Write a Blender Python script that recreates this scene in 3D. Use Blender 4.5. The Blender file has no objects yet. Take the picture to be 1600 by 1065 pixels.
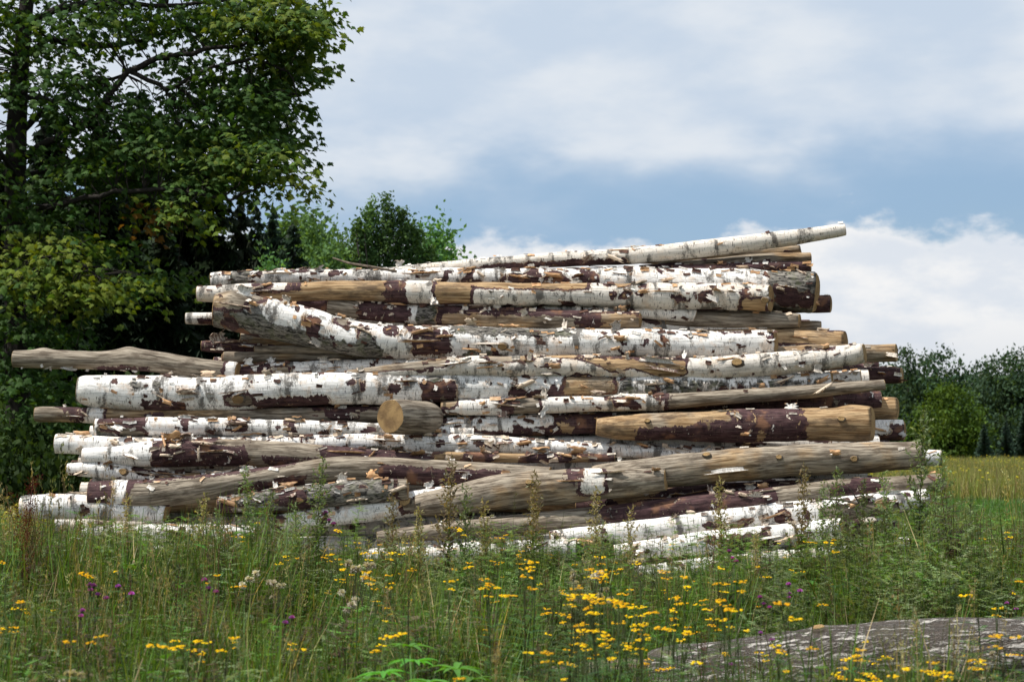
import bpy, math, random
import numpy as np
from mathutils import Vector, Matrix, Quaternion

# ------------------------------------------------------------------ camera
scene = bpy.context.scene
COL = scene.collection
FPX = 2985.0                      # focal length in pixels of the 1600 px wide photograph
CAMZ = 1.3
PITCH = math.atan((690 - 532.5) / FPX)
cam_data = bpy.data.cameras.new('camera')
cam = bpy.data.objects.new('camera', cam_data)
COL.objects.link(cam)
cam.location = (0, 0, CAMZ)
cam.rotation_euler = (math.pi / 2 + PITCH, 0, 0)
cam_data.sensor_width = 36
cam_data.lens = 36 * FPX / 1600
cam_data.clip_start = 0.2
cam_data.clip_end = 3000
cam_data.dof.use_dof = True
cam_data.dof.focus_distance = 14.8
cam_data.dof.aperture_fstop = 5.6
scene.camera = cam

# ------------------------------------------------------------------ light
SUN = Vector((-0.55, -0.16, 1.0)).normalized()
world = bpy.data.worlds.new('World')
scene.world = world
world.use_nodes = True
wn, wl = world.node_tree.nodes, world.node_tree.links
wn.clear()
sun_data = bpy.data.lights.new('sun', 'SUN')
sun_data.energy = 5.0
sun_data.angle = math.radians(0.6)
sun_data.color = (1.0, 0.955, 0.88)
sun = bpy.data.objects.new('sun', sun_data)
COL.objects.link(sun)
sun.rotation_euler = SUN.to_track_quat('Z', 'Y').to_euler()
sun.location = (-20, -12, 30)

vs = scene.view_settings
vs.view_transform = 'Standard'
vs.look = 'None'
vs.gamma = 1
vs.use_curve_mapping = False
vs.exposure = 0.2
scene.cycles.max_bounces = 6
scene.cycles.diffuse_bounces = 2
scene.cycles.transmission_bounces = 3
scene.cycles.use_denoising = True

def N(nodes, kind, **kw):
    n = nodes.new(kind)
    for k, v in kw.items():
        if k == 'inp':
            for a, b in v.items():
                n.inputs[a].default_value = b
        else:
            setattr(n, k, v)
    return n

def build_world():
    out = N(wn, 'ShaderNodeOutputWorld')
    bg = N(wn, 'ShaderNodeBackground', inp={'Strength': 0.085})
    sky = N(wn, 'ShaderNodeTexSky', sky_type='NISHITA', sun_disc=False)
    sky.sun_elevation = math.asin(SUN.z)
    sky.sun_rotation = math.atan2(SUN.x, SUN.y)
    sky.altitude = 100
    sky.air_density = 1.0
    sky.dust_density = 1.5
    tc = N(wn, 'ShaderNodeTexCoord')
    sep = N(wn, 'ShaderNodeSeparateXYZ')
    wl.new(tc.outputs['Generated'], sep.inputs[0])
    def M(op, a, b=None, c=None):
        m = N(wn, 'ShaderNodeMath', operation=op)
        for i, x in enumerate((a, b, c)):
            if x is None: continue
            if isinstance(x, (int, float)): m.inputs[i].default_value = x
            else: wl.new(x, m.inputs[i])
        return m.outputs[0]
    def SS(x, a, b, lo=0.0, hi=1.0):
        m = N(wn, 'ShaderNodeMapRange', interpolation_type='SMOOTHSTEP')
        wl.new(x, m.inputs['Value'])
        m.inputs['From Min'].default_value = a; m.inputs['From Max'].default_value = b
        m.inputs['To Min'].default_value = lo; m.inputs['To Max'].default_value = hi
        return m.outputs[0]
    def MIX(f, a, b):
        m = N(wn, 'ShaderNodeMix', data_type='RGBA')
        if isinstance(f, (int, float)): m.inputs[0].default_value = f
        else: wl.new(f, m.inputs[0])
        for i, x in ((6, a), (7, b)):
            if isinstance(x, tuple): m.inputs[i].default_value = (*x, 1)
            else: wl.new(x, m.inputs[i])
        return m.outputs[2]
    def NOISE(vec, scale, detail, rough=.55, dist=0.0):
        n = N(wn, 'ShaderNodeTexNoise', inp={'Scale': scale, 'Detail': detail, 'Roughness': rough, 'Distortion': dist})
        wl.new(vec, n.inputs['Vector'])
        return n.outputs['Fac']
    el = sep.outputs['Z']
    az = M('ARCTAN2', sep.outputs['X'], sep.outputs['Y'])
    cmb = N(wn, 'ShaderNodeCombineXYZ')
    wl.new(az, cmb.inputs[0]); wl.new(M('MULTIPLY', el, 1.9), cmb.inputs[1])
    v = cmb.outputs[0]
    cmb2 = N(wn, 'ShaderNodeCombineXYZ')
    wl.new(M('ADD', az, 3.7), cmb2.inputs[0]); wl.new(M('MULTIPLY', el, 2.3), cmb2.inputs[1])
    v2 = cmb2.outputs[0]
    nbig = NOISE(v2, 5.5, 5, .5)
    nsoft = NOISE(v2, 11.0, 6, .55)
    ndet = NOISE(v, 26.0, 8, .58)
    # thin high haze over clear blue
    clear = MIX(0.80, sky.outputs[0], (3.7, 5.4, 7.3))
    # upper stratus sheet: begins about six degrees up and thickens
    e1 = M('ADD', el, M('MULTIPLY', M('SUBTRACT', nbig, .5), .085))
    e1 = M('ADD', e1, M('MULTIPLY', M('SUBTRACT', nsoft, .5), .035))
    sheet = SS(e1, .095, .160)
    dens = SS(M('ADD', M('MULTIPLY', nbig, .6), M('MULTIPLY', nsoft, .4)), .38, .64)
    sheet_col = MIX(dens, (5.9, 6.9, 8.2), (7.8, 8.3, 8.9))
    c = MIX(sheet, clear, sheet_col)
    # darker slate underside of the sheet
    dk = M('MULTIPLY', SS(e1, .085, .115), SS(e1, .165, .125))
    c = MIX(M('MULTIPLY', dk, .50), c, (2.75, 4.5, 6.7))
    # low cumulus bank along the horizon with a ragged bright edge
    e2 = M('ADD', el, M('MULTIPLY', M('SUBTRACT', ndet, .5), .050))
    e2 = M('ADD', e2, M('MULTIPLY', M('SUBTRACT', NOISE(v, 6.0, 3, .5), .5), .055))
    # the heap cloud over the right part of the bank
    g = M('SUBTRACT', az, .178); g = M('MULTIPLY', M('MULTIPLY', g, g), -1600.0)
    g = M('MULTIPLY', M('EXPONENT', g), .007)
    bank = SS(M('SUBTRACT', e2, g), .108, .097)
    body = SS(M('ADD', nsoft, M('MULTIPLY', M('SUBTRACT', ndet, .5), .5)), .36, .60)
    bank_col = MIX(body, (7.5, 8.0, 8.7), (9.4, 9.4, 9.4))
    lowc = SS(el, .075, .03)
    bank_col = MIX(M('MULTIPLY', lowc, .6), bank_col, (6.7, 7.2, 7.9))
    c = MIX(bank, c, bank_col)
    # towards the ground side of the globe
    c = MIX(SS(el, 0.0, -.03), c, (1.6, 1.8, 1.5))
    wl.new(c, bg.inputs['Color'])
    wl.new(bg.outputs[0], out.inputs['Surface'])
build_world()

# ------------------------------------------------------------------ helpers
RNG = np.random.default_rng(11)
R = random.Random(5)
_cp, _sp = math.cos(PITCH), math.sin(PITCH)

def at(X, Y, d):
    """the point that stands at pixel X, Y of the 1600 px photograph at ground distance d"""
    cx, cy = (X - 800) / FPX, (532.5 - Y) / FPX
    fy, fz = _cp - cy * _sp, _sp + cy * _cp
    return np.array((cx / fy * d, d, CAMZ + fz / fy * d))

def tag(o, label=None, cat=None, group=None, kind=None):
    if label: o['label'] = label
    if cat: o['category'] = cat
    if group: o['group'] = group
    if kind: o['kind'] = kind
    return o

def link(o, parent=None):
    COL.objects.link(o)
    if parent is not None:
        o.parent = parent
    return o

class MB:
    """collects vertices, faces, point colours and material slots for one mesh"""
    def __init__(s):
        s.v, s.f, s.c, s.m = [], [], [], []
    def add(s, verts, faces, col=(1, 1, 1), mi=0):
        b = len(s.v)
        s.v.extend(map(tuple, verts))
        s.f.extend([tuple(i + b for i in f) for f in faces])
        s.c.extend([col] * len(verts)) if not isinstance(col, list) else s.c.extend(col)
        s.m.extend([mi] * len(faces))
    def tube(s, pts, rads, n=5, col=(1, 1, 1), mi=0, cap=True):
        pts = [np.asarray(p, float) for p in pts]
        k = len(pts)
        vs_ = []
        ref = np.array((0.31, 0.93, 0.17))
        for i in range(k):
            t = pts[min(i + 1, k - 1)] - pts[max(i - 1, 0)]
            t = t / (np.linalg.norm(t) + 1e-9)
            a = np.cross(t, ref); a /= np.linalg.norm(a) + 1e-9
            b = np.cross(t, a)
            for j in range(n):
                q = 2 * math.pi * j / n
                vs_.append(pts[i] + rads[i] * (math.cos(q) * a + math.sin(q) * b))
        fs = []
        for i in range(k - 1):
            for j in range(n):
                j2 = (j + 1) % n
                fs.append((i * n + j, i * n + j2, (i + 1) * n + j2, (i + 1) * n + j))
        if cap:
            fs.append(tuple(range((k - 1) * n, k * n)))
            fs.append(tuple(range(n - 1, -1, -1)))
        s.add(vs_, fs, col, mi)
    def mesh(s, name, mats, smooth=False):
        me = bpy.data.meshes.new(name)
        me.from_pydata(s.v, [], s.f)
        for m in mats: me.materials.append(m)
        if len(mats) > 1:
            me.polygons.foreach_set('material_index', s.m)
        ca = me.attributes.new('col', 'FLOAT_COLOR', 'POINT')
        arr = np.ones((len(s.v), 4), np.float32)
        if s.c: arr[:, :3] = np.array(s.c, np.float32)
        ca.data.foreach_set('color', arr.ravel())
        if smooth:
            me.polygons.foreach_set('use_smooth', [True] * len(me.polygons))
        me.update()
        return me
    def obj(s, name, mats, parent=None, smooth=False):
        return link(bpy.data.objects.new(name, s.mesh(name, mats, smooth)), parent)

def empty(name, loc, rz=0, sc=1.0):
    o = bpy.data.objects.new(name, None)
    o.empty_display_size = .1
    o.location = loc
    o.rotation_euler = (0, 0, rz)
    o.scale = (sc, sc, sc)
    return link(o)

def copy_tree(o, parent=None, kids=None):
    kids = kids if kids is not None else KIDS
    c = link(o.copy(), parent)
    for ch in kids.get(o.name, ()):
        copy_tree(ch, c, kids)
    return c
KIDS = {}

def jit(c, a=.15, rnd=R):
    k = 1 + rnd.uniform(-a, a)
    return tuple(max(0, x * k * (1 + rnd.uniform(-a, a) * .35)) for x in c)

ORD = ['first', 'second', 'third', 'fourth', 'fifth', 'sixth', 'seventh', 'eighth', 'ninth', 'tenth', 'eleventh', 'twelfth', 'thirteenth', 'fourteenth', 'fifteenth', 'sixteenth', 'seventeenth', 'eighteenth', 'nineteenth', 'twentieth'] + ['twenty-' + w for w in ('first', 'second', 'third', 'fourth', 'fifth', 'sixth', 'seventh', 'eighth', 'ninth')] + ['thirtieth'] + ['thirty-' + w for w in ('first', 'second', 'third', 'fourth', 'fifth', 'sixth', 'seventh', 'eighth', 'ninth')] + ['fortieth'] + ['forty-' + w for w in ('first', 'second', 'third', 'fourth', 'fifth')]

class Wave:
    """cheap smooth 3-D noise in about -1..1 for numpy arrays"""
    def __init__(s, seed, scale, octs=3, n=7):
        g = np.random.default_rng(seed)
        s.k, s.p, s.a = [], [], []
        for o in range(octs):
            f = 2.1 ** o
            k = g.normal(size=(n, 3)); k /= np.linalg.norm(k, axis=1)[:, None]
            s.k.append(k * f * np.array(scale) * g.uniform(.6, 1.4, (n, 1)) * 2 * math.pi)
            s.p.append(g.uniform(0, 6.28, n)); s.a.append(.55 ** o)
    def __call__(s, P):
        r = 0; tot = 0
        for k, p, a in zip(s.k, s.p, s.a):
            r = r + a * np.sin(P @ k.T + p).sum(-1) / math.sqrt(len(p)) * 1.1
            tot += a
        return r / tot

def sst(x, a, b):
    t = np.clip((x - a) / (b - a), 0, 1)
    return t * t * (3 - 2 * t)

# ------------------------------------------------------------------ materials
def new_mat(name):
    m = bpy.data.materials.new(name)
    m.use_nodes = True
    nt = m.node_tree
    nt.nodes.clear()
    return m, nt.nodes, nt.links

class G:
    """little graph writer"""
    def __init__(s, name):
        s.mat, s.n, s.l = new_mat(name)
        s.out = s.n.new('ShaderNodeOutputMaterial')
    def node(s, kind, **kw): return N(s.n, kind, **kw)
    def put(s, x, sock):
        if isinstance(x, (int, float)): sock.default_value = x
        elif isinstance(x, tuple): sock.default_value = (*x, 1) if len(x) == 3 and len(sock.default_value) == 4 else x
        else: s.l.new(x, sock)
    def math(s, op, a, b=None, clamp=False):
        m = s.node('ShaderNodeMath', operation=op, use_clamp=clamp)
        s.put(a, m.inputs[0])
        if b is not None: s.put(b, m.inputs[1])
        return m.outputs[0]
    def ss(s, x, a, b, lo=0.0, hi=1.0):
        m = s.node('ShaderNodeMapRange', interpolation_type='SMOOTHSTEP')
        s.put(x, m.inputs['Value'])
        for k, v in (('From Min', a), ('From Max', b), ('To Min', lo), ('To Max', hi)):
            m.inputs[k].default_value = v
        return m.outputs[0]
    def mix(s, f, a, b, blend='MIX'):
        m = s.node('ShaderNodeMix', data_type='RGBA', blend_type=blend)
        s.put(f, m.inputs[0]); s.put(a, m.inputs[6]); s.put(b, m.inputs[7])
        return m.outputs[2]
    def attr(s, name):
        return s.node('ShaderNodeAttribute', attribute_name=name)
    def vmul(s, v, k):
        m = s.node('ShaderNodeVectorMath', operation='MULTIPLY')
        s.l.new(v, m.inputs[0]); m.inputs[1].default_value = k
        return m.outputs[0]
    def noise(s, v, scale, detail=4, rough=.55, dist=0.0):
        n = s.node('ShaderNodeTexNoise', inp={'Scale': scale, 'Detail': detail, 'Roughness': rough, 'Distortion': dist})
        s.l.new(v, n.inputs['Vector'])
        return n.outputs['Fac']
    def bump(s, h, strength, dist, nrm=None):
        b = s.node('ShaderNodeBump', inp={'Strength': strength, 'Distance': dist})
        s.l.new(h, b.inputs['Height'])
        if nrm is not None: s.l.new(nrm, b.inputs['Normal'])
        return b.outputs[0]
    def done(s, color, rough=.85, normal=None, spec=.25):
        p = s.node('ShaderNodeBsdfPrincipled')
        s.put(color, p.inputs['Base Color']); s.put(rough, p.inputs['Roughness'])
        p.inputs['Specular IOR Level'].default_value = spec
        if normal is not None: s.l.new(normal, p.inputs['Normal'])
        s.l.new(p.outputs[0], s.out.inputs[0])
        return s.mat

def mat_foliage(name, trans=.35, spec=.35, rough=.5, var=.25):
    g = G(name)
    a = g.attr('col')
    oi = g.node('ShaderNodeObjectInfo')
    hsv = g.node('ShaderNodeHueSaturation', inp={'Saturation': 1.0, 'Fac': 1.0})
    g.l.new(a.outputs['Color'], hsv.inputs['Color'])
    g.l.new(g.ss(oi.outputs['Random'], 0, 1, .485, .515), hsv.inputs['Hue'])
    g.l.new(g.ss(oi.outputs['Random'], 0, 1, 1 - var, 1 + var), hsv.inputs['Value'])
    p = g.node('ShaderNodeBsdfPrincipled', inp={'Roughness': rough, 'Specular IOR Level': spec})
    g.l.new(hsv.outputs[0], p.inputs['Base Color'])
    t = g.node('ShaderNodeBsdfTranslucent')
    tc = g.mix(1.0, hsv.outputs[0], (1.8, 1.65, .55), 'MULTIPLY')
    g.l.new(tc, t.inputs[0])
    mx = g.node('ShaderNodeMixShader', inp={0: trans})
    g.l.new(p.outputs[0], mx.inputs[1]); g.l.new(t.outputs[0], mx.inputs[2])
    g.l.new(mx.outputs[0], g.out.inputs[0])
    return g.mat

M_LEAF = mat_foliage('leaf_green', var=.38)
M_TREE = mat_foliage('tree_leaves', trans=.30, spec=.12, rough=.65, var=.2)
M_NEEDLE = mat_foliage('spruce_needles', trans=.05, spec=.15, rough=.7, var=.2)
M_PETAL = mat_foliage('petals', trans=.25, spec=.1, rough=.8, var=.12)
M_STEM = mat_foliage('stems', trans=.08, spec=.2, rough=.7)

def mat_tree_bark():
    g = G('tree_bark')
    tc = g.node('ShaderNodeTexCoord')
    v = g.vmul(tc.outputs['Object'], (9, 9, 2.2))
    n = g.noise(v, 2.0, 6, .65)
    c = g.mix(n, (.010, .008, .007), (.040, .035, .030))
    return g.done(c, .95, g.bump(n, .8, .03))
M_TBARK = mat_tree_bark()

def mat_log():
    """one birch log skin: white bark over purple inner bark over bare wood; 'ctl' holds layer, fissures, tone"""
    g = G('birch_log_skin')
    lc = g.attr('lc').outputs['Vector']
    ctl = g.node('ShaderNodeSeparateXYZ')
    g.l.new(g.attr('ctl').outputs['Vector'], ctl.inputs[0])
    lay, rough, tone = ctl.outputs[0], ctl.outputs[1], ctl.outputs[2]
    gold = g.attr('gold').outputs['Fac']
    # ragged edge of the torn layers
    e1 = g.noise(g.vmul(lc, (1.0, .75, .75)), 14, 8, .62, .6)
    e2 = g.noise(g.vmul(lc, (1.6, .5, .5)), 42, 4, .6)
    e = g.math('ADD', g.math('MULTIPLY', g.math('SUBTRACT', e1, .5), 1.2), g.math('MULTIPLY', g.math('SUBTRACT', e2, .5), .36))
    val = g.math('ADD', lay, e)
    white = g.ss(val, .655, .675)
    rim = g.math('MULTIPLY', g.ss(val, .64, .66), g.ss(val, .78, .69))
    inner = g.ss(val, .30, .315)
    # --- white bark
    nA = g.noise(g.vmul(lc, (1.0, .7, .7)), 5.5, 5, .6)
    nC = g.noise(g.vmul(lc, (2.2, .25, .25)), 60, 3, .6)           # fine rings round the log
    wcol = g.mix(nA, (.78, .75, .715), (.92, .91, .885))
    wcol = g.mix(g.math('MULTIPLY', g.ss(g.noise(lc, 9, 4, .6), .52, .66), .55), wcol, (.70, .52, .38))   # fresh peach layer
    beige = g.mix(nC, (.40, .32, .225), (.66, .55, .41))
    wcol = g.mix(g.math('MULTIPLY', tone, .9), wcol, beige)
    wcol = g.mix(g.math('MULTIPLY', g.ss(nC, .50, .80), .36), wcol, (.36, .31, .26))
    # short dark dashes across the log
    d1 = g.noise(g.vmul(lc, (3.4, .55, .55)), 34, 3, .5)
    d2 = g.noise(g.vmul(lc, (1, 1, 1)), 16, 2, .5)
    dash = g.math('MULTIPLY', g.ss(d1, .595, .65), g.ss(d2, .44, .56))
    wcol = g.mix(g.math('MULTIPLY', dash, .85), wcol, (.045, .035, .03))
    # black weathered bands and blotches
    b1 = g.noise(g.vmul(lc, (1.25, .42, .42)), 7.5, 4, .55, .4)
    b2 = g.noise(lc, 85, 5, .75)
    band = g.math('ADD', b1, g.math('MULTIPLY', g.math('SUBTRACT', b2, .5), .30))
    wcol = g.mix(g.math('MULTIPLY', g.ss(band, .525, .64), .88), wcol, (.075, .068, .06))
    wcol = g.mix(g.math('MULTIPLY', g.ss(g.noise(g.vmul(lc, (1.3, .8, .8)), 30, 6, .7), .52, .64), .34), wcol, (.26, .22, .18))
    # dark fissured bark
    f1 = g.noise(g.vmul(lc, (.5, 1.6, 1.6)), 24, 7, .7, 1.2)
    fis = g.mix(g.ss(f1, .40, .60), (.022, .02, .018), (.30, .275, .24))
    fis = g.mix(g.math('MULTIPLY', g.ss(g.noise(lc, 12, 4), .5, .62), .4), fis, (.13, .14, .07))
    fedge = g.ss(g.math('ADD', rough, g.math('MULTIPLY', e, .9)), .46, .60)
    wcol = g.mix(fedge, wcol, fis)
    # --- inner bark
    i1 = g.noise(g.vmul(lc, (.5, 1.3, 1.3)), 22, 6, .65)
    icol = g.mix(g.ss(i1, .3, .7), (.024, .010, .012), (.098, .050, .052))
    icol = g.mix(g.math('MULTIPLY', g.ss(g.noise(g.vmul(lc, (.25, 5, 5)), 16, 5, .65), .52, .66), .6), icol, (.17, .115, .10))
    icol = g.mix(g.math('MULTIPLY', g.ss(g.noise(g.vmul(lc, (2.0, .4, .4)), 30, 4, .6), .60, .66), .55), icol, (.012, .007, .008))
    icol = g.mix(g.ss(g.noise(lc, 6, 3), .56, .70), icol, (.21, .105, .062))
    # --- bare wood
    w1 = g.noise(g.vmul(lc, (.35, 4.0, 4.0)), 13, 6, .6, .35)
    w2 = g.noise(g.vmul(lc, (.14, 7.0, 7.0)), 22, 4, .6)
    w3 = g.noise(g.vmul(lc, (1, .8, .8)), 4.2, 4, .55)
    grey = g.mix(g.ss(w1, .32, .68), (.105, .080, .056), (.40, .34, .265))
    gld = g.mix(g.ss(w1, .32, .68), (.20, .115, .052), (.50, .345, .19))
    gmix = g.ss(g.math('ADD', gold, g.math('SUBTRACT', w3, .5)), .35, .75)
    wood = g.mix(gmix, grey, gld)
    crack = g.ss(w2, .60, .66)
    wood = g.mix(g.math('MULTIPLY', crack, .75), wood, (.05, .037, .026))
    stain = g.ss(g.noise(g.vmul(lc, (.6, 1.4, 1.4)), 7.0, 5, .65), .50, .66)
    wood = g.mix(g.math('MULTIPLY', stain, .68), wood, (.085, .06, .042))
    col = g.mix(inner, wood, icol)
    col = g.mix(white, col, wcol)
    rim = g.math('MULTIPLY', rim, g.ss(b1, .42, .60))
    col = g.mix(g.math('MULTIPLY', rim, .6), col, (.58, .38, .22))
    # relief
    h = g.math('ADD', g.math('MULTIPLY', white, .55), g.math('MULTIPLY', inner, .30))
    h = g.math('ADD', h, g.math('MULTIPLY', rim, .45))
    nrm = g.bump(h, .9, .010)
    fh = g.math('MULTIPLY', g.math('MULTIPLY', f1, fedge), 1.6)
    fh = g.math('ADD', fh, g.math('MULTIPLY', b2, .18))
    fh = g.math('ADD', fh, g.math('MULTIPLY', w1, .35))
    fh = g.math('ADD', fh, g.math('MULTIPLY', crack, -.6))
    nrm = g.bump(fh, .9, .012, nrm)
    return g.done(col, .78, nrm, .22)
M_LOG = mat_log()

def mat_cut(name='cut_wood', a=(.21, .125, .055), b=(.50, .34, .16)):
    g = G(name)
    lc = g.attr('lc').outputs['Vector']
    vl = g.node('ShaderNodeVectorMath', operation='LENGTH')
    g.l.new(g.vmul(lc, (0, 1, 1)), vl.inputs[0])
    r = vl.outputs['Value']
    n = g.noise(lc, 9, 5, .6)
    ring = g.math('SINE', g.math('ADD', g.math('MULTIPLY', r, 520.0), g.math('MULTIPLY', n, 26.0)))
    ring = g.ss(ring, -1, 1)
    c = g.mix(g.math('MULTIPLY', ring, .38), g.mix(n, a, b), tuple(x * .55 for x in a))
    st = g.ss(g.noise(lc, 5.5, 4, .6), .48, .66)
    c = g.mix(g.math('MULTIPLY', st, .75), c, (.14, .085, .045))
    # weather checks running out from the pith
    sp = g.node('ShaderNodeSeparateXYZ'); g.l.new(lc, sp.inputs[0])
    ang = g.math('ARCTAN2', sp.outputs[1], sp.outputs[2])
    cmb = g.node('ShaderNodeCombineXYZ'); g.l.new(g.math('MULTIPLY', ang, 3.0), cmb.inputs[0])
    g.l.new(g.math('MULTIPLY', r, 3.0), cmb.inputs[1])
    ck = g.ss(g.noise(cmb.outputs[0], 3.0, 3, .6), .60, .65)
    c = g.mix(g.math('MULTIPLY', ck, .8), c, (.05, .03, .018))
    return g.done(c, .9, g.bump(g.math('ADD', ring, g.noise(lc, 60, 4)), .4, .003), .15)
M_CUT = mat_cut()

def mat_sheet(name, a, b, scale=40, rough=.7, st=(1, 1, 1), alt=None):
    g = G(name)
    tc = g.node('ShaderNodeTexCoord')
    oi = g.node('ShaderNodeObjectInfo')
    ad = g.node('ShaderNodeVectorMath', operation='ADD')
    g.l.new(tc.outputs['Object'], ad.inputs[0])
    g.l.new(oi.outputs['Random'], ad.inputs[1])
    n = g.noise(g.vmul(ad.outputs[0], st), scale, 5, .65)
    c = g.mix(g.ss(n, .3, .7), a, b)
    if alt:
        r1 = g.math('FRACT', g.math('MULTIPLY', oi.outputs['Random'], 7.3))
        c = g.mix(g.math('MULTIPLY', g.ss(r1, .45, .6), .85), c, g.mix(g.ss(n, .3, .7), alt[0], alt[1]))
        c = g.mix(g.math('MULTIPLY', g.ss(g.math('ADD', r1, n), 1.38, 1.45), .9), c, alt[2])
    hs = g.node('ShaderNodeHueSaturation')
    g.l.new(c, hs.inputs['Color'])
    g.l.new(g.ss(oi.outputs['Random'], 0, 1, .6, 1.15), hs.inputs['Value'])
    return g.done(hs.outputs[0], rough, g.bump(n, .4, .003), .3)
M_BWHITE = mat_sheet('bark_outside', (.45, .41, .36), (.86, .83, .78), 30, .7, (3, 1, 1), ((.35, .30, .25), (.74, .64, .52), (.12, .06, .045)))
M_BTAN = mat_sheet('bark_inside', (.36, .175, .075), (.70, .44, .23), 25, .6, (1, 4, 1), ((.50, .40, .30), (.80, .68, .54), (.10, .045, .03)))
M_BBROWN = mat_sheet('bark_inner_brown', (.04, .018, .016), (.15, .075, .05), 40, .8)
M_TWIG = mat_sheet('dry_twig', (.06, .045, .035), (.20, .16, .12), 30, .9)
# ------------------------------------------------------------------ ground
def mat_ground():
    g = G('meadow_soil')
    tc = g.node('ShaderNodeTexCoord')
    o = tc.outputs['Object']
    n = g.noise(o, .35, 6, .6)
    n2 = g.noise(o, 6.0, 6, .65)
    c = g.mix(g.ss(n, .35, .65), (.030, .045, .013), (.075, .075, .022))
    c = g.mix(g.ss(n2, .45, .65), c, (.045, .034, .020))
    return g.done(c, .95, g.bump(n2, .6, .05), .1)
def build_ground():
    b = MB()
    xs = np.concatenate([-np.geomspace(1500, 40, 10), np.linspace(-36, 36, 37), np.geomspace(40, 1500, 10)])
    ys = np.concatenate([-np.geomspace(400, 10, 6), np.linspace(-6, 60, 50), np.geomspace(66, 2500, 16)])
    w = Wave(3, (.05, .05, .05), 2)
    P = np.array([(x, y, 0) for y in ys for x in xs])
    z = w(P) * .035
    far = sst(np.hypot(P[:, 0], P[:, 1]), 200, 900)
    P[:, 2] = z - .02 + far * 2.0
    nx = len(xs)
    fs = [(j * nx + i, j * nx + i + 1, (j + 1) * nx + i + 1, (j + 1) * nx + i) for j in range(len(ys) - 1) for i in range(nx - 1)]
    b.add(P.tolist(), fs)
    o = b.obj('meadow_ground', [mat_ground()], smooth=True)
    tag(o, kind='structure')
build_ground()

# ------------------------------------------------------------------ bark curls: thin sheets, tan on the side that faced the log
def curl_mesh(seed, width, length, turn, kind):
    g = random.Random(seed)
    nw, nl = (7, 10) if kind == 'roll' else (6, 7)
    th = .0016
    a0 = g.uniform(.05, .5)
    path = [(0.0, 0.0)]
    angs = []
    for j in range(nl):
        s = j / (nl - 1)
        a = a0 + turn * (s ** 1.25)
        angs.append(a)
        if j:
            st = length / (nl - 1)
            path.append((path[-1][0] + math.cos(a) * st, path[-1][1] + math.sin(a) * st))
    ja = [g.uniform(-.24, .24) * width for _ in range(nl)]
    jb = [g.uniform(-.24, .24) * width for _ in range(nl)]
    tear = [g.uniform(.55, 1.0) for _ in range(nw)]
    skew = g.uniform(-.4, .4)
    top, bot = [], []
    for j in range(nl):
        for i in range(nw):
            u = i / (nw - 1)
            sj = j * (tear[i] if j == nl - 1 else 1)
            k = min(int(sj), nl - 2); f = sj - k
            y = path[k][0] * (1 - f) + path[k + 1][0] * f
            z = path[k][1] * (1 - f) + path[k + 1][1] * f
            a = angs[min(j, nl - 1)]
            x = -width / 2 + width * u + ja[j] * (1 - u) + jb[j] * u + skew * y * .4
            z += .006 * math.sin(u * 7 + seed) * (j / nl)
            t2 = th * (1 - .5 * abs(u - .5))
            top.append((x, y - math.sin(a) * t2, z + math.cos(a) * t2))
            bot.append((x, y, z))
    b = MB()
    q = [(j * nw + i, j * nw + i + 1, (j + 1) * nw + i + 1, (j + 1) * nw + i) for j in range(nl - 1) for i in range(nw - 1)]
    n = nw * nl
    b.add(top + bot, q, mi=0)
    b.f += [tuple(n + k for k in f[::-1]) for f in q]; b.m += [1] * len(q)
    ring = [i for i in range(nw)] + [j * nw + nw - 1 for j in range(1, nl)] + [(nl - 1) * nw + i for i in range(nw - 2, -1, -1)] + [j * nw for j in range(nl - 2, 0, -1)]
    for k in range(len(ring)):
        a, c = ring[k], ring[(k + 1) % len(ring)]
        b.f.append((a, c, n + c, n + a)[::-1]); b.m.append(1)
    return b.mesh('bark_curl', [M_BWHITE, M_BTAN], smooth=True)

CURLS = []
for k in range(8):
    CURLS.append(curl_mesh(k, R.uniform(.05, .12), R.uniform(.05, .10), R.uniform(3.6, 6.4), 'roll'))
for k in range(16):
    CURLS.append(curl_mesh(40 + k, R.uniform(.03, .09), R.uniform(.04, .09), R.uniform(.9, 2.9), 'flap'))
for k in range(6):
    CURLS.append(curl_mesh(90 + k, R.uniform(.16, .30), R.uniform(.03, .06), R.uniform(.8, 3.0), 'flap'))
RIBBONS = set(CURLS[-6:])
for k in range(3):
    CURLS.append(curl_mesh(70 + k, R.uniform(.10, .16), R.uniform(.03, .05), R.uniform(4, 6), 'roll'))

# ------------------------------------------------------------------ logs
def depth_of(y):
    return 15.0 + (900 - y) / 540.0 * 1.5

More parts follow.
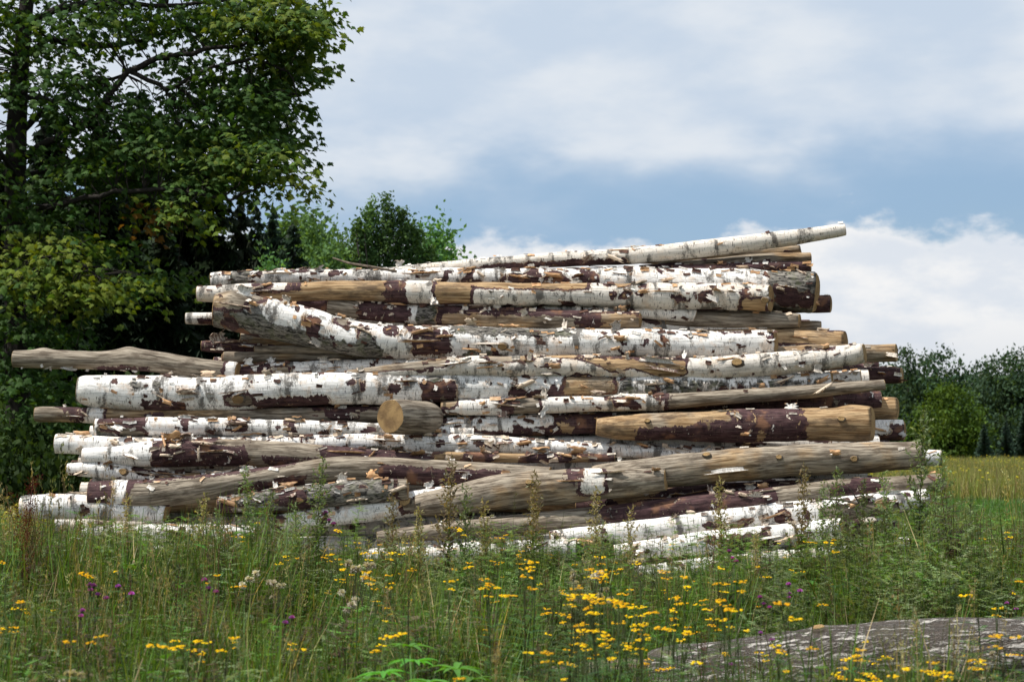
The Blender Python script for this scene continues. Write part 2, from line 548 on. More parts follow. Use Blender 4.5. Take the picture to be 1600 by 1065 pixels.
class Log:
    def __init__(s, pts, off=0.0, slope=0.0, seed=0, wob=1.0, d=None, rseg=30):
        """pts: (X, Y, radius) in photo pixels, front surface follows the slope of the pile"""
        s.seed = seed
        p = np.array(pts, float)
        X = np.arange(p[0, 0], p[-1, 0] + .1, 5.0)
        if X[-1] < p[-1, 0]: X = np.append(X, p[-1, 0])
        def smooth(col):
            y = np.interp(X, p[:, 0], p[:, col])
            k = np.hanning(13); k /= k.sum()
            m = len(k) // 2
            yy = np.concatenate([2 * y[0] - y[1:m + 1][::-1], y, 2 * y[-1] - y[-m - 1:-1][::-1]]) if len(y) > m + 1 else None
            return np.convolve(yy, k, 'valid') if yy is not None else y
        Y, rp = smooth(1), smooth(2)
        ym = p[:, 1].mean()
        xm = p[:, 0].mean()
        D = (depth_of(ym) if d is None else d) + off + slope * (X - xm) / FPX * 15
        s.X, s.Yp = X, Y
        s.C = np.array([at(x, y, d_) for x, y, d_ in zip(X, Y, D)])
        s.r = rp * D / FPX
        w = Wave(seed * 7 + 1, (.35, 0, 0), 2)
        w2 = Wave(seed * 7 + 2, (.35, 0, 0), 2)
        q = np.stack([s.C[:, 0], s.C[:, 0] * 0, s.C[:, 0] * 0], -1)
        s.C[:, 2] += w(q) * .013 * wob * min(1.0, s.r.mean() / .07)
        s.C[:, 1] += w2(q) * .02 * wob
        s.nt = rseg
        T = np.gradient(s.C, axis=0); T /= np.linalg.norm(T, axis=1)[:, None]
        U = np.array((0, 0, 1.0)) - T * T[:, 2:3]; U /= np.linalg.norm(U, axis=1)[:, None]
        B = np.cross(U, T)                      # towards the camera when T runs to +x
        B *= np.where(B[:, 1:2] > 0, -1, 1)
        s.T, s.U, s.B = T, U, B
        s.S = np.concatenate([[0], np.cumsum(np.linalg.norm(np.diff(s.C, axis=0), axis=1))])
    def build(s, base=1.0, patches=(), peel=.3, wood_peel=.15, rough=(), rough0=0.0, tone=.2, gold=.4, bumps=(), name='birch_log', ct_=0.0):
        nt = s.nt
        th = np.linspace(0, 2 * np.pi, nt, endpoint=False)
        n = len(s.X)
        TH, XX = np.meshgrid(th, s.X)
        SS_ = np.repeat(s.S[:, None], nt, 1)
        RR = np.repeat(s.r[:, None], nt, 1)
        L = np.stack([SS_, np.cos(TH) * RR, np.sin(TH) * RR], -1)
        # shape: lumps, swelling, knots
        sh = Wave(s.seed * 13 + 5, (1.3, 3.0, 3.0), 3)(L)
        rad = RR * (1 + .075 * sh)
        ends = np.minimum(np.arange(n), n - 1 - np.arange(n))[:, None]
        rad = rad * (1 - .05 * np.exp(-ends / 1.2) * (s.seed % 3))
        for (bx, bv, bw, bh) in bumps:          # x, v, width px, height in m
            bt = math.acos(max(-1, min(1, 1 - 2 * bv)))
            dth = (TH - bt + np.pi) % (2 * np.pi) - np.pi
            rad += bh * np.exp(-((XX - bx) / bw) ** 2 - (dth / .75) ** 2)
        # layers
        n1 = Wave(s.seed * 17 + 3, (1.5, 2.2, 2.2), 3)(L)
        n2 = Wave(s.seed * 19 + 4, (.9, 1.6, 1.6), 3)(L)
        n3 = Wave(s.seed * 23 + 9, (5.5, 5.0, 5.0), 2)(L)
        lay = np.full_like(RR, base)
        def put(lay, m, v): return lay * (1 - m) + v * m
        if peel > 0 and base > .2:
            th1 = .95 - peel * 1.05
            lay = put(lay, sst(n1 + .3 * n3, th1, th1 + .25), .48)
            lay = put(lay, sst(n3, .86 - peel * .6, 1.06 - peel * .6) * .9, .48)
        if wood_peel > 0:
            th2 = .95 - wood_peel * 1.05
            lay = put(lay, sst(n2, th2, th2 + .3), 0.0)
        if base < .2 and peel > 0:
            lay = put(lay, sst(n1, .85 - peel * .7, 1.0 - peel * .7), .5)
        def vth(v):
            if v < 0: return v * math.pi
            if v > 1: return v * math.pi
            return math.acos(1 - 2 * v)
        def mask(x0, x1, v0, v1, soft=.32):
            a, b = vth(v0), vth(v1)
            c, h = (a + b) / 2, (b - a) / 2
            dth = np.abs((TH - c + np.pi) % (2 * np.pi) - np.pi)
            mt = 1 - sst(dth, h - soft, h + soft) if h < math.pi - .2 else np.ones_like(TH)
            return sst(XX, x0 - 12, x0 + 12) * (1 - sst(XX, x1 - 12, x1 + 12)) * mt
        for (x0, x1, v0, v1, val) in patches:
            lay = put(lay, mask(x0, x1, v0, v1), val)
        rg = np.full_like(RR, rough0)
        for (x0, x1, v0, v1, val) in rough:
            rg = put(rg, mask(x0, x1, v0, v1, .4), val)
        s.lay = lay
        # torn layers have real thickness
        rad = rad + .0035 * sst(lay, .60, .74) + .002 * sst(lay, .25, .38) - .003
        s.rad = rad
        V = s.C[:, None, :] + rad[..., None] * (np.cos(TH)[..., None] * s.U[:, None, :] + np.sin(TH)[..., None] * s.B[:, None, :])
        mid = s.C[n // 2].copy()
        s.mid = mid
        s.ct = ct_
        V[-1] -= (ct_ * np.sin(TH[-1]) * rad[-1])[:, None] * s.T[-1]
        V = (V - mid).reshape(-1, 3)
        idx = np.arange(n * nt).reshape(n, nt)
        a = idx[:-1]; b = idx[1:]
        F = np.stack([a, np.roll(a, -1, 1), np.roll(b, -1, 1), b], -1).reshape(-1, 4)
        me = bpy.data.meshes.new(name)
        me.from_pydata(V.tolist(), [], F.tolist())
        me.materials.append(M_LOG)
        offs = np.array((s.seed * 3.17, s.seed * 1.31 % 5, s.seed * 2.7 % 7))
        s.offs = offs
        la = me.attributes.new('lc', 'FLOAT_VECTOR', 'POINT')
        la.data.foreach_set('vector', (L + offs).reshape(-1, 3).astype(np.float32).ravel())
        ct = me.attributes.new('ctl', 'FLOAT_VECTOR', 'POINT')
        C3 = np.stack([lay, rg, np.full_like(lay, tone)], -1)
        ct.data.foreach_set('vector', C3.reshape(-1).astype(np.float32))
        gg = np.clip(gold + .25 * n2, 0, 1)
        ga = me.attributes.new('gold', 'FLOAT', 'POINT')
        ga.data.foreach_set('value', gg.reshape(-1).astype(np.float32))
        me.polygons.foreach_set('use_smooth', [True] * len(me.polygons))
        me.update()
        o = link(bpy.data.objects.new(name, me))
        o.location = mid
        s.o = o
        # sawn faces
        for e in (0, n - 1):
            s.cap(e, name)
        return o
    def cap(s, e, name):
        nt = s.nt
        sg = -1 if e == 0 else 1
        th = np.linspace(0, 2 * np.pi, nt, endpoint=False)
        g = np.random.default_rng(s.seed * 5 + e)
        tilt = g.uniform(-.12, .12, 2)
        vs_, lc = [], []
        for k, f in enumerate((1.0, .97, .6, .25)):
            for j, t in enumerate(th):
                rr = s.rad[e, j] * f
                off = (-s.ct * math.sin(t) * rr if e else 0) + sg * (0.0 if k == 0 else .003) + (tilt[0] * math.cos(t) + tilt[1] * math.sin(t)) * rr * (0 if k == 0 else .15)
                p = s.C[e] + rr * (math.cos(t) * s.U[e] + math.sin(t) * s.B[e]) + s.T[e] * off - s.mid
                vs_.append(tuple(p)); lc.append((s.seed, rr * math.cos(t), rr * math.sin(t)))
        vs_.append(tuple(s.C[e] + s.T[e] * sg * .003 - s.mid)); lc.append((s.seed, 0, 0))
        fs = []
        for k in range(3):
            for j in range(nt):
                q = (k * nt + j, k * nt + (j + 1) % nt, (k + 1) * nt + (j + 1) % nt, (k + 1) * nt + j)
                fs.append(q)
        for j in range(nt): fs.append((3 * nt + j, 3 * nt + (j + 1) % nt, 4 * nt))
        if e == 0: fs = [f[::-1] for f in fs]
        me = bpy.data.meshes.new('cut_end')
        me.from_pydata(vs_, [], fs)
        me.materials.append(M_CUT)
        la = me.attributes.new('lc', 'FLOAT_VECTOR', 'POINT')
        la.data.foreach_set('vector', np.array(lc, np.float32).ravel())
        link(bpy.data.objects.new('cut_end', me), s.o)
    def frame(s, x, th):
        """surface point, axis, tangent (rising theta), outward normal, in the log's own space"""
        i = int(np.clip(np.searchsorted(s.X, x), 0, len(s.X) - 1))
        j = int(round(th / (2 * math.pi) * s.nt)) % s.nt
        nrm = math.cos(th) * s.U[i] + math.sin(th) * s.B[i]
        tan = -math.sin(th) * s.U[i] + math.cos(th) * s.B[i]
        return s.C[i] + nrm * s.rad[i, j] - s.mid, s.T[i], tan, nrm, s.lay[i, j]
    def place(s, o, x, th, flip, yaw, lift=0.0, sc=1.0, lean=0.0):
        p, T, t, nn, _ = s.frame(x, th)
        t = t * flip
        T = np.cross(t, nn)
        m = Matrix(((T[0], t[0], nn[0], 0), (T[1], t[1], nn[1], 0), (T[2], t[2], nn[2], 0), (0, 0, 0, 1)))
        m = Matrix.Translation(Vector(p + nn * lift)) @ m @ Matrix.Rotation(yaw, 4, 'Z') @ Matrix.Rotation(lean, 4, 'X') @ Matrix.Scale(sc, 4)
        o.matrix_local = m
    def curls(s, count, seed, x0=None, x1=None, big=1.0):
        g = random.Random(seed * 31 + 7)
        x0 = s.X[0] + 8 if x0 is None else x0
        x1 = s.X[-1] - 8 if x1 is None else x1
        tries = 0; done = 0
        while done < count and tries < count * 40:
            tries += 1
            x = g.uniform(x0, x1)
            th = g.choice((g.uniform(-.5, .6), g.uniform(.3, 1.6), g.uniform(1.0, 2.3)))
            lay = s.frame(x, th)[4]
            edge = .12 < lay < .96
            if not edge and g.random() > (.05 if lay < .1 else .22): continue
            cm = g.choice(CURLS)
            long_ = cm in RIBBONS
            if long_ and s.r.mean() < .045: continue
            c = link(bpy.data.objects.new('bark_curl', cm), s.o)
            flip = 1 if g.random() < .5 else -1
            if th > .9: flip = 1 if g.random() < .85 else -1
            s.place(c, x, th, flip, g.gauss(0, .08 if long_ else .35), -.002, g.uniform(.45, 1.35) * big * (.8 if long_ else 1), 0 if long_ else g.uniform(-.15, .15))
            done += 1
    def scraps(s, count, seed, x0=None, x1=None):
        g = random.Random(seed * 57 + 3)
        x0 = s.X[0] + 3 if x0 is None else x0
        x1 = s.X[-1] - 3 if x1 is None else x1
        b = MB()
        for _ in range(count):
            x = g.uniform(x0, x1)
            th = g.uniform(-.6, .9) if g.random() < .65 else g.uniform(.5, 2.3)
            p, T, t, nn, lay = s.frame(x, th)
            if lay < .15 and g.random() < .85: continue
            w, l = g.uniform(.015, .085), g.uniform(.005, .017)
            a = g.gauss(0, .28)
            ax = T * math.cos(a) + t * math.sin(a); ay = np.cross(nn, ax)
            cv = g.uniform(-.4, 1.4)
            lift0 = g.uniform(0, .002)
            vs_ = []
            for i in range(4):
                u = i / 3
                for j in range(3):
                    v = j / 2
                    q = p + ax * (u - .5) * w * (1 + g.uniform(-.15, .15)) + ay * (v - .5) * l * 2 * (1 + g.uniform(-.3, .3))
                    q = q + nn * (lift0 + .002 + cv * l * (v - .3) ** 2 * 1.8 + g.uniform(0, .003))
                    vs_.append(q)
            fs = [(i * 3 + j, i * 3 + j + 1, i * 3 + j + 4, i * 3 + j + 3) for i in range(3) for j in range(2)]
            mi = g.choices((0, 1, 2), (.34, .30, .36))[0]
            b.add(vs_, fs, mi=mi)
        if b.f:
            o = b.obj('bark_scraps', [M_BWHITE, M_BTAN, M_BBROWN], s.o)
            o['kind'] = 'stuff'
    def knot(s, x, v, rk, ln=.02, lean=.35):
        """a sawn branch stub"""
        th = math.acos(1 - 2 * v) if 0 <= v <= 1 else v * math.pi
        b = MB(); n = 14
        rings = [(1.45, -.012), (1.25, .004), (1.05, ln), (.97, ln + .002), (.5, ln + .001)]
        vs_ = []; lc = []
        g = random.Random(int(x))
        wob = [1 + g.uniform(-.1, .1) for _ in range(n)]
        for k, (f, z) in enumerate(rings):
            for j in range(n):
                q = 2 * math.pi * j / n
                vs_.append((math.cos(q) * rk * 1.35 * f * wob[j] + z * lean, math.sin(q) * rk * f * wob[j], z))
        vs_.append((ln * lean, 0, ln))
        fs = [(k * n + j, k * n + (j + 1) % n, (k + 1) * n + (j + 1) % n, (k + 1) * n + j) for k in range(4) for j in range(n)]
        b.add(vs_, fs + [(4 * n + j, 4 * n + (j + 1) % n, 5 * n) for j in range(n)])
        b.m = [1] * (2 * n) + [0] * (len(b.f) - 2 * n)
        me = b.mesh('branch_stub', [M_CUT, M_TWIG])
        la = me.attributes.new('lc', 'FLOAT_VECTOR', 'POINT')
        la.data.foreach_set('vector', np.array([(x, q[0] * .8, q[1]) for q in vs_], np.float32).ravel())
        o = link(bpy.data.objects.new('branch_stub', me), s.o)
        s.place(o, x, th, 1, 0)

W, Bn, Gw = 1.0, .48, 0.0
BR, WD = Bn, Gw
# every log: label, points (X, Y, radius px), settings
LOGS = [
 dict(l='long slender beige birch pole along the very top, tip sticking out into the sky', p=[(600,427,8),(700,419,9),(850,408,11),(1000,399,13),(1150,384,13),(1250,371,12),(1320,359,10)],
      off=.06, base=1, peel=0, wood_peel=0, tone=.55, patches=[(745,985,.55,1.05,BR),(985,1010,-.3,1.3,W)], c=6, s=30),
 dict(l='thin grey pole directly under the overhanging top pole at its right end', p=[(1000,404,9),(1130,397,10),(1251,390,9)], off=.22, base=0, peel=.25, gold=.3, c=2, s=12),
 dict(l='grey barkless log, second under the overhanging top pole, above the dark fissured butt', p=[(1000,422,9),(1140,411,10),(1200,405,11),(1266,404,10)], off=.2, base=0, peel=.3, gold=.35, c=2, s=14),
 dict(l='brown ragged log squeezed just above the thick fissured butt at the right end', p=[(1050,420,7),(1180,417,9),(1267,415,9)], off=.08, base=.48, peel=.1, wood_peel=.35, gold=.6, c=4, s=20),
 dict(l='white scrap covered top log that thickens into a dark fissured butt on the right', p=[(330,438,12),(480,431,11),(640,433,13),(800,436,15),(1000,438,21),(1150,446,26),(1220,454,30),(1272,458,33)],
      off=.12, base=1, peel=.32, wood_peel=.05, tone=.12, rough=[(1195,1290,-.5,1.5,1.0),(360,395,0,1,.8)], patches=[(780,850,.2,1,BR),(905,935,.1,1,BR)], c=26, s=150),
 dict(l='long golden bare log with white bark at its left tip and white right half', p=[(308,459,12),(400,457,15),(520,455,16),(640,458,18),(800,460,18),(1000,463,20),(1150,466,21),(1203,467,20)],
      off=-.12, base=1, peel=.22, wood_peel=.05, tone=.5, gold=.95, patches=[(405,620,-.6,1.6,WD),(390,425,0,.5,BR),(425,455,-.3,.45,W),(455,475,-.2,.5,BR),(600,640,-.3,1.4,BR),(640,680,-.3,1.5,W),(680,738,-.4,1.4,WD),(735,920,-.5,.32,WD),(1085,1115,.25,.8,BR),(1050,1075,.4,.8,BR),(950,962,.3,.8,BR),(1150,1172,.1,.5,BR),(1155,1200,.55,1.2,WD)], c=16, s=60, kn=[(1190,.62,.022)]),
 dict(l='thin white pole in the gap below the long golden log', p=[(600,487,8),(740,482,9),(850,482,9),(1000,487,10),(1086,494,9)], off=.05, base=1, peel=.25, wood_peel=0, tone=.45, c=7, s=50),
 dict(l='grey split log under the right half of the golden log, with flat bare sides', p=[(1040,497,12),(1160,500,14),(1249,502,13)], off=.14, base=0, peel=.12, gold=.25, c=2, s=14),
 dict(l='short dark log end poking out right beneath the thick fissured butt', p=[(1100,474,14),(1200,476,15),(1296,477,14)], off=.45, base=.48, peel=0, wood_peel=.2, gold=.5, c=2, s=4, group=None),
 dict(l='dark twisted log with purple inner bark and bare knots beneath the golden log', p=[(512,477,14),(560,482,15),(640,489,15),(760,495,16),(880,498,15),(1000,503,12)], off=-.03, base=.48, peel=0, wood_peel=.3, gold=.55, tone=.1,
      patches=[(512,560,-.3,1.2,WD),(570,640,0,.9,BR),(640,682,-.3,1.3,W),(690,900,.45,1.3,WD),(720,980,-.4,.35,BR),(940,1000,.2,1,WD)], rough=[(650,690,0,1,.9)], bumps=[(530,.3,18,.02),(955,.5,25,.02)], c=12, s=60),
 dict(l='small white log stub sticking out left beside the big bare cut knot', p=[(290,495,9),(400,496,10),(560,500,10)], off=.28, base=1, peel=.2, wood_peel=.1, tone=.3, patches=[(305,345,.5,1.0,BR)], c=1, s=6),
 dict(l='thick mossy birch with a huge diagonal bare scar at its left end', p=[(336,486,25),(360,488,29),(400,494,31),(460,506,29),(540,524,27),(640,534,26),(760,535,25),(900,536,22),(1050,538,21),(1211,538,20)], off=-.18,
      base=1, peel=.16, wood_peel=0, tone=.08, patches=[(330,385,-.6,.48,WD),(380,410,-.6,.22,WD),(470,505,.15,.6,BR),(520,545,0,.25,WD),(595,625,.0,.4,BR),(640,705,.1,.9,BR),(555,575,.05,.4,BR),(1120,1160,0,.15,BR),(1190,1212,0,.5,BR)], rough=[(330,420,.45,1.3,1),(420,600,.62,1.3,1),(560,590,.3,1,.8),(700,900,0,.35,.75),(720,800,.7,1.2,.7)], bumps=[(365,.1,22,.035),(560,.6,30,.02)], c=30, s=120, kn=[(785,.62,.026)]),
 dict(l='weathered brown log behind the mossy birch with its orange edged butt beyond it', p=[(1000,530,16),(1200,534,20),(1319,537,21)], off=.22, base=0, peel=.5, gold=.55, tone=.4, patches=[(1210,1320,.6,1.4,W)], c=4, s=16),
 dict(l='small cream block of a log end wedged above the brown weathered butt', p=[(1150,507,9),(1283,508,9)], off=.42, base=0, peel=.2, gold=.5, c=1, s=4),
 dict(l='thin grey stick lying under the left part of the mossy birch', p=[(398,545,6),(470,546,7),(530,549,6)], off=-.02, base=0, peel=.1, gold=.1, tone=.2, c=1, s=6),
 dict(l='pale grey log under the mossy birch, left end behind the protruding grey log', p=[(350,557,9),(450,556,8),(560,557,7),(640,559,6)], off=.06, base=0, peel=.25, gold=.3, c=3, s=24),
 dict(l='short curled bark covered piece jutting out left below the mossy birch', p=[(315,540,9),(360,541,11),(430,543,11)], off=.2, base=.48, peel=0, wood_peel=.2, gold=.5, c=5, s=14),
 dict(l='bare grey crooked log jutting far out to the left in front of the dark trees', p=[(23,560,14),(75,563,15),(150,566,15),(210,563,17),(290,573,17),(372,579,14)], off=-.12, base=0, peel=0, wood_peel=0, gold=.18, tone=.2,
      bumps=[(68,.0,14,.02),(200,.0,16,.02)], patches=[(150,240,.8,1.3,BR),(352,374,-.5,1.5,W)], c=0, s=0, cr=[(5,30,350,.86)]),
 dict(l='white and purple striped log right of the protruding grey log', p=[(366,581,12),(440,579,14),(540,575,14),(640,573,13),(720,573,12)], off=.02, base=1, peel=.3, wood_peel=.1, tone=.15, gold=.3, patches=[(372,402,.1,1.1,BR),(425,455,.2,1.2,WD),(402,428,.5,1.2,BR)], c=8, s=50),
 dict(l='long knotty beige log sagging across the middle, knobbly at its right end', p=[(540,586,8),(640,578,12),(740,571,16),(850,570,18),(1000,571,18),(1100,573,17),(1200,568,18),(1280,560,17),(1350,551,15)], off=-.2,
      base=1, peel=.32, wood_peel=.14, tone=.5, gold=.45, patches=[(540,700,-.5,.5,WD),(760,830,-.4,.3,WD),(940,1080,-.1,.15,BR),(1000,1060,.3,.6,WD),(1015,1035,.2,.6,BR)], bumps=[(1145,.3,16,.016),(1340,.3,14,.015)], c=22, s=120, kn=[(1150,.35,.03),(1062,.5,.014)]),
 dict(l='smooth tan log butt standing out at right behind the knobbly tip', p=[(1150,560,13),(1280,553,15),(1400,551,15)], off=.12, base=0, peel=.05, gold=.6, c=1, s=6),
 dict(l='reddish brown log end under the smooth tan butt on the right edge of the stack', p=[(1150,592,13),(1300,588,14),(1409,585,13)], off=.35, base=.48, peel=0, wood_peel=.45, gold=.9, c=3, s=10),
 dict(l='biggest white birch log with black bands, its rounded left end above the grey stub', p=[(122,611,21),(140,612,25),(200,616,27),(300,618,26),(420,613,26),(560,607,25),(650,605,24),(800,606,22),(1000,603,20),(1180,600,18),(1300,596,15)], off=-.1,
      base=1, peel=.1, wood_peel=.02, tone=.05, gold=.5, patches=[(222,300,.68,1.2,BR),(355,400,.55,.9,WD),(400,520,.72,1.3,BR),(540,560,.25,.5,BR),(605,628,.35,.75,BR),(590,600,.35,.55,BR),(655,712,.25,1.2,BR),(797,808,.0,1.1,BR),(800,900,.55,1.2,BR),(880,960,.1,.8,WD)], rough=[(200,260,.1,.5,.55),(900,1290,.2,1.3,.6),(655,700,0,.4,.6)], bumps=[(260,.1,22,.012),(380,.6,26,.02)], c=22, s=110, kn=[(377,.68,.034)]),
 dict(l='thin white ragged log above the slender grey pole at the right', p=[(960,622,9),(1100,612,10),(1220,601,11),(1345,590,10)], off=.05, base=1, peel=.3, wood_peel=.08, tone=.2, c=12, s=70),
 dict(l='slender smooth grey pole slanting up to the right end with partly white left half', p=[(690,636,12),(800,634,12),(900,631,12),(1040,628,13),(1150,619,12),(1270,609,11),(1382,600,9)], off=-.18, base=1, peel=.3, wood_peel=.12, gold=.2, tone=.3,
      patches=[(1040,1390,-.6,1.6,WD),(800,845,-.5,1.4,WD),(745,780,-.2,1.2,W),(780,800,0,1,BR),(955,995,.1,.8,BR),(1020,1050,0,.5,BR)], c=12, s=60),
 dict(l='tan bare log running behind the short sawn block, grey at its left stub end', p=[(55,649,13),(140,650,13),(250,651,11),(350,648,11),(480,648,12),(600,646,13),(690,643,11)], off=-.02, base=0, peel=.05, wood_peel=0, gold=.5, tone=.2,
      patches=[(105,135,-.5,1.4,BR),(135,165,-.5,1.4,W),(480,600,-.3,.3,BR)], c=7, s=14),
 dict(l='white birch log with purple left end, just below the tan bare log', p=[(150,665,14),(240,664,15),(330,666,14),(420,669,13),(520,671,12),(620,675,12),(740,678,11)], off=-.06, base=1, peel=.14, wood_peel=0, tone=.05, patches=[(150,232,-.4,.75,BR),(188,232,.7,1.2,WD),(358,392,.2,.8,BR),(450,466,.0,.8,BR),(508,518,.2,.8,BR)], rough=[(150,185,.4,1.2,.8)], c=12, s=50),
 dict(l='thick tan log on the right with a broad purple stripe, flat sawn right end', p=[(932,667,15),(960,668,20),(1050,665,22),(1150,664,25),(1260,663,26),(1362,662,27)], off=-.16, base=0, peel=0, wood_peel=0, gold=.75, tone=.3,
      patches=[(990,1095,.48,1.2,BR),(1080,1180,.3,1.3,BR),(1135,1255,-.3,.62,BR),(1190,1260,.3,1.2,BR)], bumps=[(1330,.0,20,.02)], c=3, s=14, kn=[(1310,.35,.02),(1010,.3,.016)]),
 dict(l='purple barked log left of the thick tan log, white bark squares left on it', p=[(660,668,14),(760,666,16),(860,664,18),(960,660,18)], off=.04, base=.48, peel=0, wood_peel=.03, gold=.7, tone=.05, patches=[(700,735,-.2,.7,W),(745,800,-.1,.7,W),(810,860,-.1,.6,W),(875,892,.5,.9,WD)], c=12, s=50),
 dict(l='dark wood wedge just behind the right end of the slender grey pole', p=[(1180,634,12),(1290,632,13),(1360,630,12)], off=.3, base=0, peel=.5, gold=.5, c=2, s=8),
 dict(l='glowing orange brown log end on the right edge, level with the thick tan log', p=[(1200,640,17),(1401,640,19)], off=.3, base=0, peel=.3, gold=1.0, c=3, s=8),
 dict(l='purple log end with white cap of bark, lowest one behind the thick tan log', p=[(1200,676,16),(1411,674,17)], off=.28, base=.48, peel=0, wood_peel=0, gold=.5, patches=[(1365,1385,-.2,.7,W),(1385,1415,-.5,.2,W)], c=3, s=8),
 dict(l='long snow white log on the left, passing beneath the short sawn block', p=[(88,694,14),(200,696,14),(330,694,13),(480,691,13),(600,692,14),(720,694,14),(850,700,11),(1000,704,10),(1200,706,9)], off=-.02, base=1, peel=.14, wood_peel=0, tone=.03, patches=[(470,500,.1,.5,BR),(590,605,.0,.6,BR),(740,770,.3,.8,BR)], rough=[(560,640,.55,1,.6)], c=24, s=170),
 dict(l='dark barked log with white left third and curled bark in its middle', p=[(130,712,11),(190,711,14),(235,709,20),(330,706,22),(440,708,20),(560,716,17),(680,724,12)], off=-.16, base=.48, peel=0, wood_peel=0, gold=.25, tone=.05,
      patches=[(120,236,-.6,1.6,W),(345,385,-.5,.2,WD),(395,520,-.5,1.0,WD),(415,490,.5,1.2,BR),(500,560,-.3,1,BR)], c=12, s=30, big=(255,320)),
 dict(l='ragged white birch end on the left, torn bark hanging below the white third', p=[(106,733,9),(160,734,12),(220,741,11),(280,746,8),(400,748,7)], off=-.04, base=1, peel=.45, wood_peel=.1, tone=.05, c=10, s=40, kn=[(195,.45,.022)]),
 dict(l='grey and purple crooked log low on the left, thick knotted left end', p=[(140,776,23),(240,772,24),(340,758,20),(440,744,18),(540,735,20),(640,738,21),(780,742,19),(860,742,14)], off=-.26, base=0, peel=0, wood_peel=0, gold=.2, tone=.05,
      patches=[(135,190,-.3,1.2,BR),(180,205,-.2,.8,W),(205,470,-.7,.12,BR),(590,800,.25,1.3,BR),(370,480,.55,1.3,BR)], rough=[(200,240,.2,1,.9)], bumps=[(215,.5,30,.02),(500,.1,40,.015)], c=8, s=30),
 dict(l='mossy broken log with tan torn bark along its top, half hidden by green weeds', p=[(340,788,12),(400,782,16),(480,776,18),(560,768,19),(637,764,18)], off=-.34, base=1, peel=.35, wood_peel=.1, tone=.8, rough0=.75, patches=[(618,640,-.3,.9,WD)], c=14, s=50),
 dict(l='lowest white log on the far left, half sunk in grass and dark weeds', p=[(34,790,17),(100,789,19),(160,791,18),(260,800,15)], off=-.16, base=1, peel=.1, wood_peel=0, tone=.03, c=2, s=10),
 dict(l='white log between weeds at lower centre, slanting up under the broad bare log', p=[(430,818,12),(520,806,15),(600,792,19),(690,778,20),(780,768,18)], off=-.24, base=1, peel=.14, wood_peel=.05, tone=.05, patches=[(625,665,.2,.8,WD)], c=5, s=25, kn=[(632,.35,.03)]),
 dict(l='broad bare grey log at lower centre with a flap of bark over its right end', p=[(650,790,18),(720,780,24),(790,768,29),(870,762,28),(960,758,24),(1040,752,18)], off=-.38, base=0, peel=0, wood_peel=0, gold=.3, tone=.4,
      patches=[(905,945,-.4,.8,W),(885,915,-.3,.4,BR)], c=4, s=8, flap=True, kn=[(830,.3,.018)]),
 dict(l='long stout bare log at lower right, grey above and golden below', p=[(925,742,17),(960,742,22),(1050,736,27),(1150,727,27),(1250,720,25),(1350,717,25),(1441,711,22)], off=-.40, base=0, peel=0, wood_peel=0, gold=.42, tone=.2, bumps=[(1110,.0,14,.008)], c=2, s=10, kn=[(1105,.12,.022),(1215,.35,.016),(1330,.5,.02)]),
 dict(l='white birch end peeping out right behind the stout bare log', p=[(1250,718,12),(1400,715,13),(1472,713,12)], off=-.1, base=1, peel=.1, wood_peel=0, tone=.03, c=1, s=6),
 dict(l='dark barked log in deep shade under the stout bare log', p=[(900,790,15),(1000,785,16),(1120,773,17),(1250,762,15)], off=-.1, base=.48, peel=.1, wood_peel=.2, gold=.7, tone=.3, c=5, s=20),
 dict(l='long slanting log, grey at left, purple in the middle, grey tip at right', p=[(590,840,11),(700,828,14),(850,813,17),(950,806,19),(1050,796,21),(1200,781,19),(1300,768,18),(1400,758,16),(1476,749,13)], off=-.34, base=.48, peel=0, wood_peel=0, gold=.25, tone=.2,
      patches=[(580,935,-.7,1.7,WD),(1215,1290,-.2,.7,WD),(1375,1480,-.7,1.7,WD),(1290,1330,-.4,.2,WD)], rough=[(920,960,0,.6,.8)], c=6, s=25),
 dict(l='white log directly below the purple and grey slanting log, hollow scar near its right end', p=[(860,842,12),(1000,829,17),(1150,813,20),(1260,802,21),(1360,789,18),(1452,777,14)], off=-.36, base=1, peel=.14, wood_peel=.02, tone=.06, patches=[(1280,1400,.35,1.1,WD),(1095,1130,.4,.9,BR)], c=12, s=40, kn=[(1375,.5,.04)]),
 dict(l='short white log with rust stained left part, lower right between yellow flowers', p=[(960,862,12),(1090,848,17),(1200,839,18),(1315,829,16)], off=-.40, base=1, peel=.22, wood_peel=.03, tone=.05, patches=[(1130,1200,.2,1.1,BR)], c=6, s=25),
 dict(l='dark brown log end in the weeds at lower right, above the last white strip', p=[(1190,846,13),(1300,838,13),(1404,826,13)], off=-.25, base=.48, peel=0, wood_peel=.3, gold=.5, c=2, s=8),
 dict(l='lowest white log on the right, nearly swallowed by the flowers', p=[(980,900,14),(1100,884,15),(1200,874,14),(1310,864,12),(1420,848,9)], off=-.45, base=1, peel=.12, wood_peel=0, tone=.03, c=3, s=10),
 dict(l='blotched white log deep in the flowers at bottom centre', p=[(560,872,13),(700,866,15),(800,862,16),(900,857,15)], off=-.42, base=1, peel=.35, wood_peel=0, tone=.15, c=5, s=25),
 dict(l='grey and white log in weeds at bottom left, under the knotted crooked log', p=[(130,838,14),(250,834,15),(400,838,15)], off=-.3, base=1, peel=.4, wood_peel=.15, tone=.2, gold=.3, c=4, s=20),
 dict(l='thin dark pole crammed in the gap above the white and purple striped log', p=[(600,553,7),(760,555,8),(930,556,7)], off=.02, base=.48, peel=0, wood_peel=.4, gold=.3, c=6, s=30),
 dict(l='thin broken white branch lying along the top of the big banded birch', p=[(430,589,6),(560,588,7),(700,590,6)], off=-.05, base=1, peel=.4, wood_peel=.2, tone=.3, c=6, s=30),
